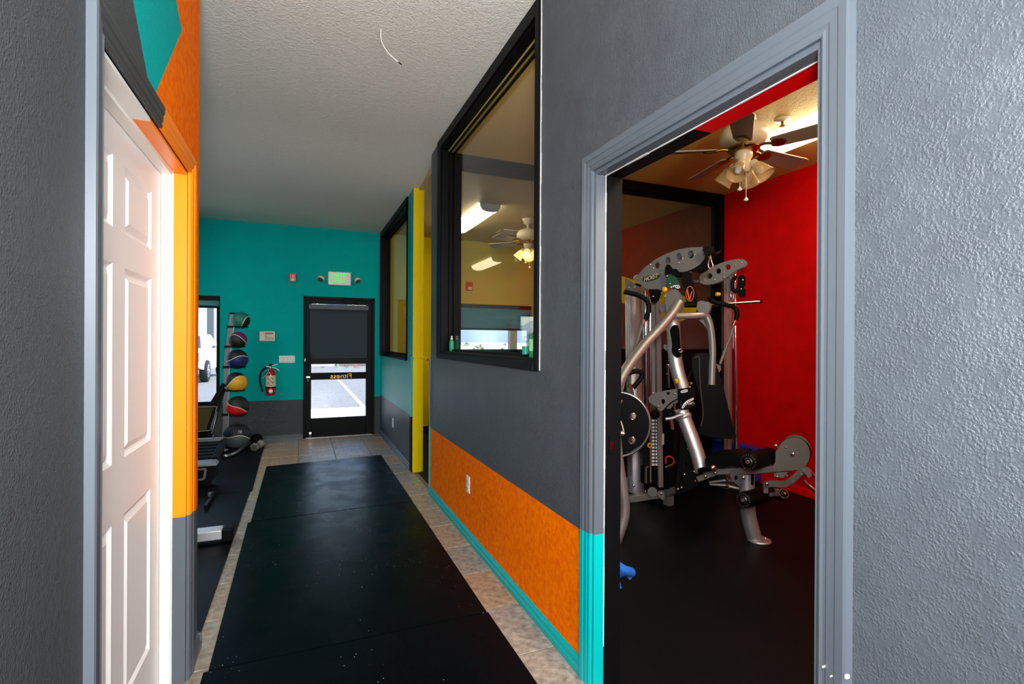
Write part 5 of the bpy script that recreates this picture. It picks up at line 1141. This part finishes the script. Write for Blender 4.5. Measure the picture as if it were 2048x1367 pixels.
# rollers
def roller(px0, d0, px1, d1, r, name='leg_roller'):
    a, b = D(*px0, d0), D(*px1, d1); ax = b-a; o = MB().lathe([(r*.7, 0), (r*.95, .012), (r, .03), (r, ax.length-.03), (r*.93, ax.length-.008), (r*.6, ax.length)], M['vinyl'], a, ax, 26).build(name, gm)
    mb = MB(); mb.lathe([(r*.86, -.003), (r*.80, -.010), (r*.42, -.014), (r*.40, -.02), (r*.22, -.022), (0, -.022)][::-1], M['black'], a, ax, 26, True, False); mb.build('roller_cap', o)
    mb = MB(); axn = ax.normalized(); q = Vector((0, 0, 1)).rotation_difference(axn)
    for k in range(18):
        t_ = 2*PI*k/18; u = q @ Vector((math.cos(t_), math.sin(t_), 0)); v = axn.cross(u); c0 = a-axn*.0085; mb.prism([c0+u*r*.68-v*.002, c0+u*r*.83-v*.0025, c0+u*r*.83+v*.0025, c0+u*r*.68+v*.002], -axn*.003, M['steel'])
    mb.lathe([(r*.2, -.026), (r*.24, -.022)], M['steel'], a, ax, 16); mb.lathe([(r*.44, -.016), (r*.40, -.017)], M['steel'], a, ax, 20, True, False)
    mb.build('roller_print', o); return o
roller((1498, 922.5), 3.20, (1542, 910), 3.42, .058)
roller((1488, 999), 3.25, (1534, 987), 3.52, .052)
roller((1566, 987), 3.52, (1556, 990), 3.58, .040, 'leg_roller')
# leg extension cam, arm and pins
cp, cdp = (1587, 915), 3.24
disc = [(1587+33*math.cos(math.radians(a)), 908+33.5*math.sin(math.radians(a))) for a in range(-165, 62, 8)]
front = disc+[(1596, 939), (1570, 941), (1543, 943.5), (1545, 934), (1550, 925), (1551, 915), (1551, 902)]
mplate('leg_cam', front, cdp, cp, PL, .012); 
f = pxplane(D(*cp, cdp), ND); dp = f([(1605, 909)])[0]-f([(1587, 909)])[0]
back = [p+ND*.10 for p in f(disc+[(1592, 935), (1570, 936), (1556, 928), (1553, 910)])]; plate('leg_cam', [back], ND*.012, PL, gm)
q = f([(1587, 907)])[0]; MB().lathe([(.095, 0), (.085, .01), (.085, .07), (.095, .08)], M['black'], q+ND*.014, ND, 30).build('cam_pulley', gm)
bolts([(1585.5, 907.5)], cdp, cp, .014, off=.006); bolts([(1572, 894.5)], cdp, cp, .006); mb = MB(); mb.ball(D(1551.5, 891.5, cdp-.02), .013, CH, 12, 8); mb.build('cam_pin', gm)
mplate('cam_tab', [(1548, 945), (1576, 943), (1572, 949), (1566, 955), (1548, 953)], cdp, cp, PL, .03); bolts([(1554, 953), (1574, 951)], cdp, cp, .008)
beam('leg_arm', [(1533, 967, 3.36), (1545, 966.5, 3.33), (1571, 967.5, 3.27), (1584, 960, 3.24), (1600, 945, 3.21), (1607, 940, 3.2)], .045, .040, PL)
beam('leg_bracket', [(1531, 964, 3.36), (1531, 982, 3.36)], .03, .03, PL); bolts([(1533, 966)], 3.32, (1533, 966), .014, F0, off=.008)
beam('leg_bracket', [(1553, 977, 3.42), (1553, 988, 3.42)], .03, .03, PL); beam('leg_bracket', [(1540, 989, 3.40), (1556, 986, 3.44)], .02, .022, M['mauve_steel'] if 'mauve_steel' in M else PL)
mb = MB(); mb.bar(D(1609, 938, 3.19), D(1618, 949, 3.19), .05, .045, M['silver']); mb.build('leg_sleeve', gm)
mtube('pull_pin', [(1616, 936, 3.18), (1632, 955, 3.16)], .010, CH, smooth=0)
q = D(1632, 955, 3.16); mb = MB(); mb.lathe([(.010, 0), (.013, .02), (.024, .036), (.024, .042), (0, .044)], KN, q, D(1641, 966, 3.15)-q, 16); mb.build('pull_knob', gm)
mtube('leg_handle', [(1608, 959, 3.2), (1614, 967, 3.19), (1622, 974, 3.18), (1630, 981, 3.17)], .012, CH)
mb = MB(); mb.ball(D(1631, 981, 3.165), .016, CH, 12, 8); mb.cyl(D(1634, 983, 3.16), D(1672, 1000, 3.14), .016, M['black'], 12); mb.build('leg_grip', gm)

# base tubes
beam('base_tube', [(1240, 1000, 4.28), (1290, 992, 4.30), (1337, 986, 4.22)], .06, .055, PL); beam('base_tube', [(1335, 987, 4.20), (1366, 973, 4.0), (1386, 964, 3.85)], .06, .050, PL)
mplate('base_gusset', [(1315, 984), (1324, 981), (1329, 988), (1328.5, 1000), (1325, 999), (1316, 992)], 4.14, (1320, 990), PL, .012, n=F0); bolts([(1322, 987)], 4.14, (1320, 990), .012, F0)
mb = MB(); q = D(1306, 981.5, 4.22); mb.lathe([(.042, -.02), (.042, .02)], M['black'], q+F0*.01, R0*.55+F0*.83, 24); mb.lathe([(.040, -.034), (.040, -.022)], PL, q, R0*.4+F0*.9, 24); mb.build('base_pulley', gm)
mb = MB(); mb.box(D(1248, 975, 4.4).x, D(1258, 975, 4.4).x, D(1248, 975, 4.4).y, D(1248, 975, 4.4).y+.08, D(1250, 977, 4.4).z, D(1250, 955, 4.4).z, PL); mb.build('base_bracket', gm)
for bx_, by_ in ((1275, 985), (1291, 983)): MB().lathe([(.008, 0), (.006, .012), (0, .014)], CH, D(bx_, by_, 4.25), Zv, 8).build('bolt', gm)
q = D(1340, 1001, 4.1)
mb = MB(); a = D(1337, 990, 4.2); mb.box(a.x-.03, a.x+.03, a.y-.03, a.y+.03, 0, a.z, PL); a = D(1256, 998, 4.28); mb.box(a.x-.04, a.x+.04, a.y-.03, a.y+.03, 0, a.z, PL); mb.build('base_foot', gm)
# leg press disc and its near arm
dc = D(1236, 848, 3.62); dn = (R0*.25+F0*.97).normalized(); fr = pxplane(dc, dn)
lpd = plate('press_disc', [fr(ring(1236, 847, 61, 49)[:-1])]+[fr(ring(x, y, 6.8, 15)[:-1]) for x, y in ((1266, 832), (1264, 880), (1212, 865), (1214, 820))], dn*.03, M['black'], gm)
mb = MB(); rp = fr(ring(1236, 848, 64, 49)); mb.tube(rp, .010, M['steel'], 8, 0); mb.build('disc_rim', lpd)
mb = MB()
for x, y in ((1266, 832), (1264, 880)): mb.tube(fr(ring(x, y, 6.6, 17)), .003, CH, 6, 0)
mb.build('hole_rim', lpd)
mplate('disc_brass', smoothpx([(1229, 802), (1237, 799), (1247, 799), (1243, 806), (1238, 815), (1232, 822), (1229, 818)], 1), 3.56, (1236, 808), M['brass'], .008, n=dn)
mtube('cable', [(1226, 822, 3.5), (1238, 836, 3.5), (1245, 852, 3.5), (1248, 868, 3.5)], .005, M['ivory'], seg=8)
mtube('disc_axle', [(1222, 865, 3.48), (1247, 866, 3.48)], .018, M['silver'], smooth=0)
mtube('press_leg', [(1231, 862, 3.40), (1235, 900, 3.40), (1240, 940, 3.40), (1247, 985, 3.40), (1250, 1015, 3.40), (1247, 1040, 3.40), (1237, 1070, 3.40), (1222, 1108, 3.40)], .034, S, seg=16, smooth=6)
mtube('press_leg', [(1226, 900, 3.7), (1231, 960, 3.7), (1236, 1020, 3.7), (1226, 1060, 3.7)], .020, S)
f = pxplane(D(1237, 900, 3.355), F0); wl_ = plate('warning_label', [f([(1233, 889), (1238.5, 888), (1242, 908), (1233.5, 909.5)])], -F0*.002, mat('warning_yellow', (232, 206, 20), .5), gm)
f = pxplane(D(1237, 900, 3.351), F0); plate('warning_mark', [f([(1234.5, 900.5), (1237.5, 893.5), (1240.5, 900.5)])], -F0*.001, M['ink'], wl_); plate('warning_mark', [f([(1234.5, 903), (1240.5, 903), (1240.7, 904.5), (1234.5, 904.5)])], -F0*.001, M['ink'], wl_)
MB().cyl(D(1222, 1108, 3.40), Vector((D(1222, 1108, 3.40).x, D(1222, 1108, 3.40).y, 0)), .03, S, 14).build('press_leg_foot', gm)

# cable column by the red wall
kd = 4.72
mb = MB(); mb.bar(D(1453.5, 925, kd), D(1453.5, 552, kd), .072, .05, M['steel'], F0); mb.build('cable_column', gm)
mb = MB(); mb.bar(D(1446, 925, kd-.03), D(1446, 552, kd-.03), .01, .01, BK, F0); mb.bar(D(1457, 925, kd-.03), D(1457, 552, kd-.03), .01, .012, M['plate'], F0); mb.build('column_rib', gm)
mb = MB(); mb.cyl(D(1473.5, 925, kd+.02), D(1470, 545, kd+.02), .024, CH, 18); mb.build('cable_rod', gm)
lf = smoothpx([(1398, 556), (1401, 549), (1412, 540), (1430, 530), (1452, 522), (1474, 517.5), (1488, 518), (1494, 524), (1491, 531), (1476, 538), (1462, 548), (1448, 558), (1432, 566), (1414, 569.5), (1403, 567)], 1)
mplate('cable_boom', lf, kd-.12, (1445, 545), M['boomgrey'] if 'boomgrey' in M else M['plate'], .010, holes=[(1419, 551.5, 5.8, .95), (1436.5, 541.5, 5.6, .95), (1456, 533.5, 5.8, 1.0)])
f = pxplane(D(1445, 545, kd-.12), ND); plate('cable_boom', [[p+ND*.05 for p in f(lf)]]+[[p+ND*.05 for p in f([(hx+6*c, hy+6*s_) for c, s_ in circ(16)])] for hx, hy in ((1419, 551.5), (1436.5, 541.5), (1456, 533.5))], ND*.010, PL, gm)
bolts([(1409.5, 560.5), (1429.5, 559), (1447, 544), (1447.5, 555), (1471, 530.5), (1483.5, 525)], kd-.12, (1445, 545), .008)
mtube('boom_tie', [(1372, 562, kd), (1402, 563, kd-.08)], .020, M['steel'], smooth=0)
mplate('cable_pulley_block', smoothpx([(1475, 556), (1480, 549), (1487, 549), (1490, 558), (1489, 570), (1485, 574), (1490, 577), (1490, 590), (1486, 593), (1475, 593), (1473, 580)], 1), kd-.13, (1483, 570), M['black'], .05); bolts([(1485.5, 559.5), (1482, 578)], kd-.13, (1483, 570), .010)
mtube('cable', [(1484, 534, kd-.12), (1484.5, 550, kd-.12)], .003, M['black'], smooth=0, seg=8)
mtube('pulley_strap', [(1472, 552, kd-.1), (1466, 562, kd-.1), (1465, 574, kd-.1), (1470, 582, kd-.1), (1476, 578, kd-.1)], .016, BK)
mtube('carabiner', [(1463, 582, kd-.12), (1461.5, 590, kd-.12), (1463, 597, kd-.12), (1466.5, 597, kd-.12), (1466.5, 588, kd-.12), (1463.5, 582, kd-.12)], .004, CH, seg=8)
mb = MB(); q = D(1436, 588, kd-.1); mb.lathe([(.018, -.02), (.02, 0), (.014, .02)], KN, q, R0, 14); mb.build('pull_knob', gm)
mtube('cable_bar', [(1422, 610, kd-.16), (1465, 606.5, kd-.2), (1520, 603, kd-.26)], .013, CH, smooth=0); mb = MB(); mb.cyl(D(1519.5, 603, kd-.26), D(1523.5, 602.7, kd-.264), .016, M['black'], 12); mb.build('bar_cap', gm)
mplate('pad_bracket', [(1427, 722), (1434, 728), (1441, 730), (1443, 738), (1438, 745), (1433, 738)], 4.25, (1435, 733), PL, .02, n=F0)
mb = MB(); a = D(1453, 925, kd); mb.box(a.x-.06, a.x+.06, a.y-.05, a.y+.05, 0, a.z+.02, M['steel']); a = D(1473.5, 925, kd+.02); mb.box(a.x-.04, a.x+.04, a.y-.04, a.y+.04, 0, a.z+.02, BK); mb.build('column_foot', gm)
mtube('ankle_strap', [(1332, 926, 4.2), (1332, 915, 4.2), (1339, 912, 4.2), (1347, 918, 4.2), (1346, 928, 4.2), (1336, 932, 4.2)], .006, mat('red_strap', (196, 24, 24), .6), seg=8)
mtube('strap_bar', [(1331, 934, 4.19), (1352, 924, 4.19)], .006, CH, smooth=0)
# dark frame between the tower and the seat post
beam('rear_frame', [(1332, 985, 4.35), (1345, 880, 4.40), (1352, 800, 4.42)], .09, .05, BK)
mtube('rear_hose', [(1375, 770, 4.2), (1380, 748, 4.2), (1390, 738, 4.2)], .012, BK)
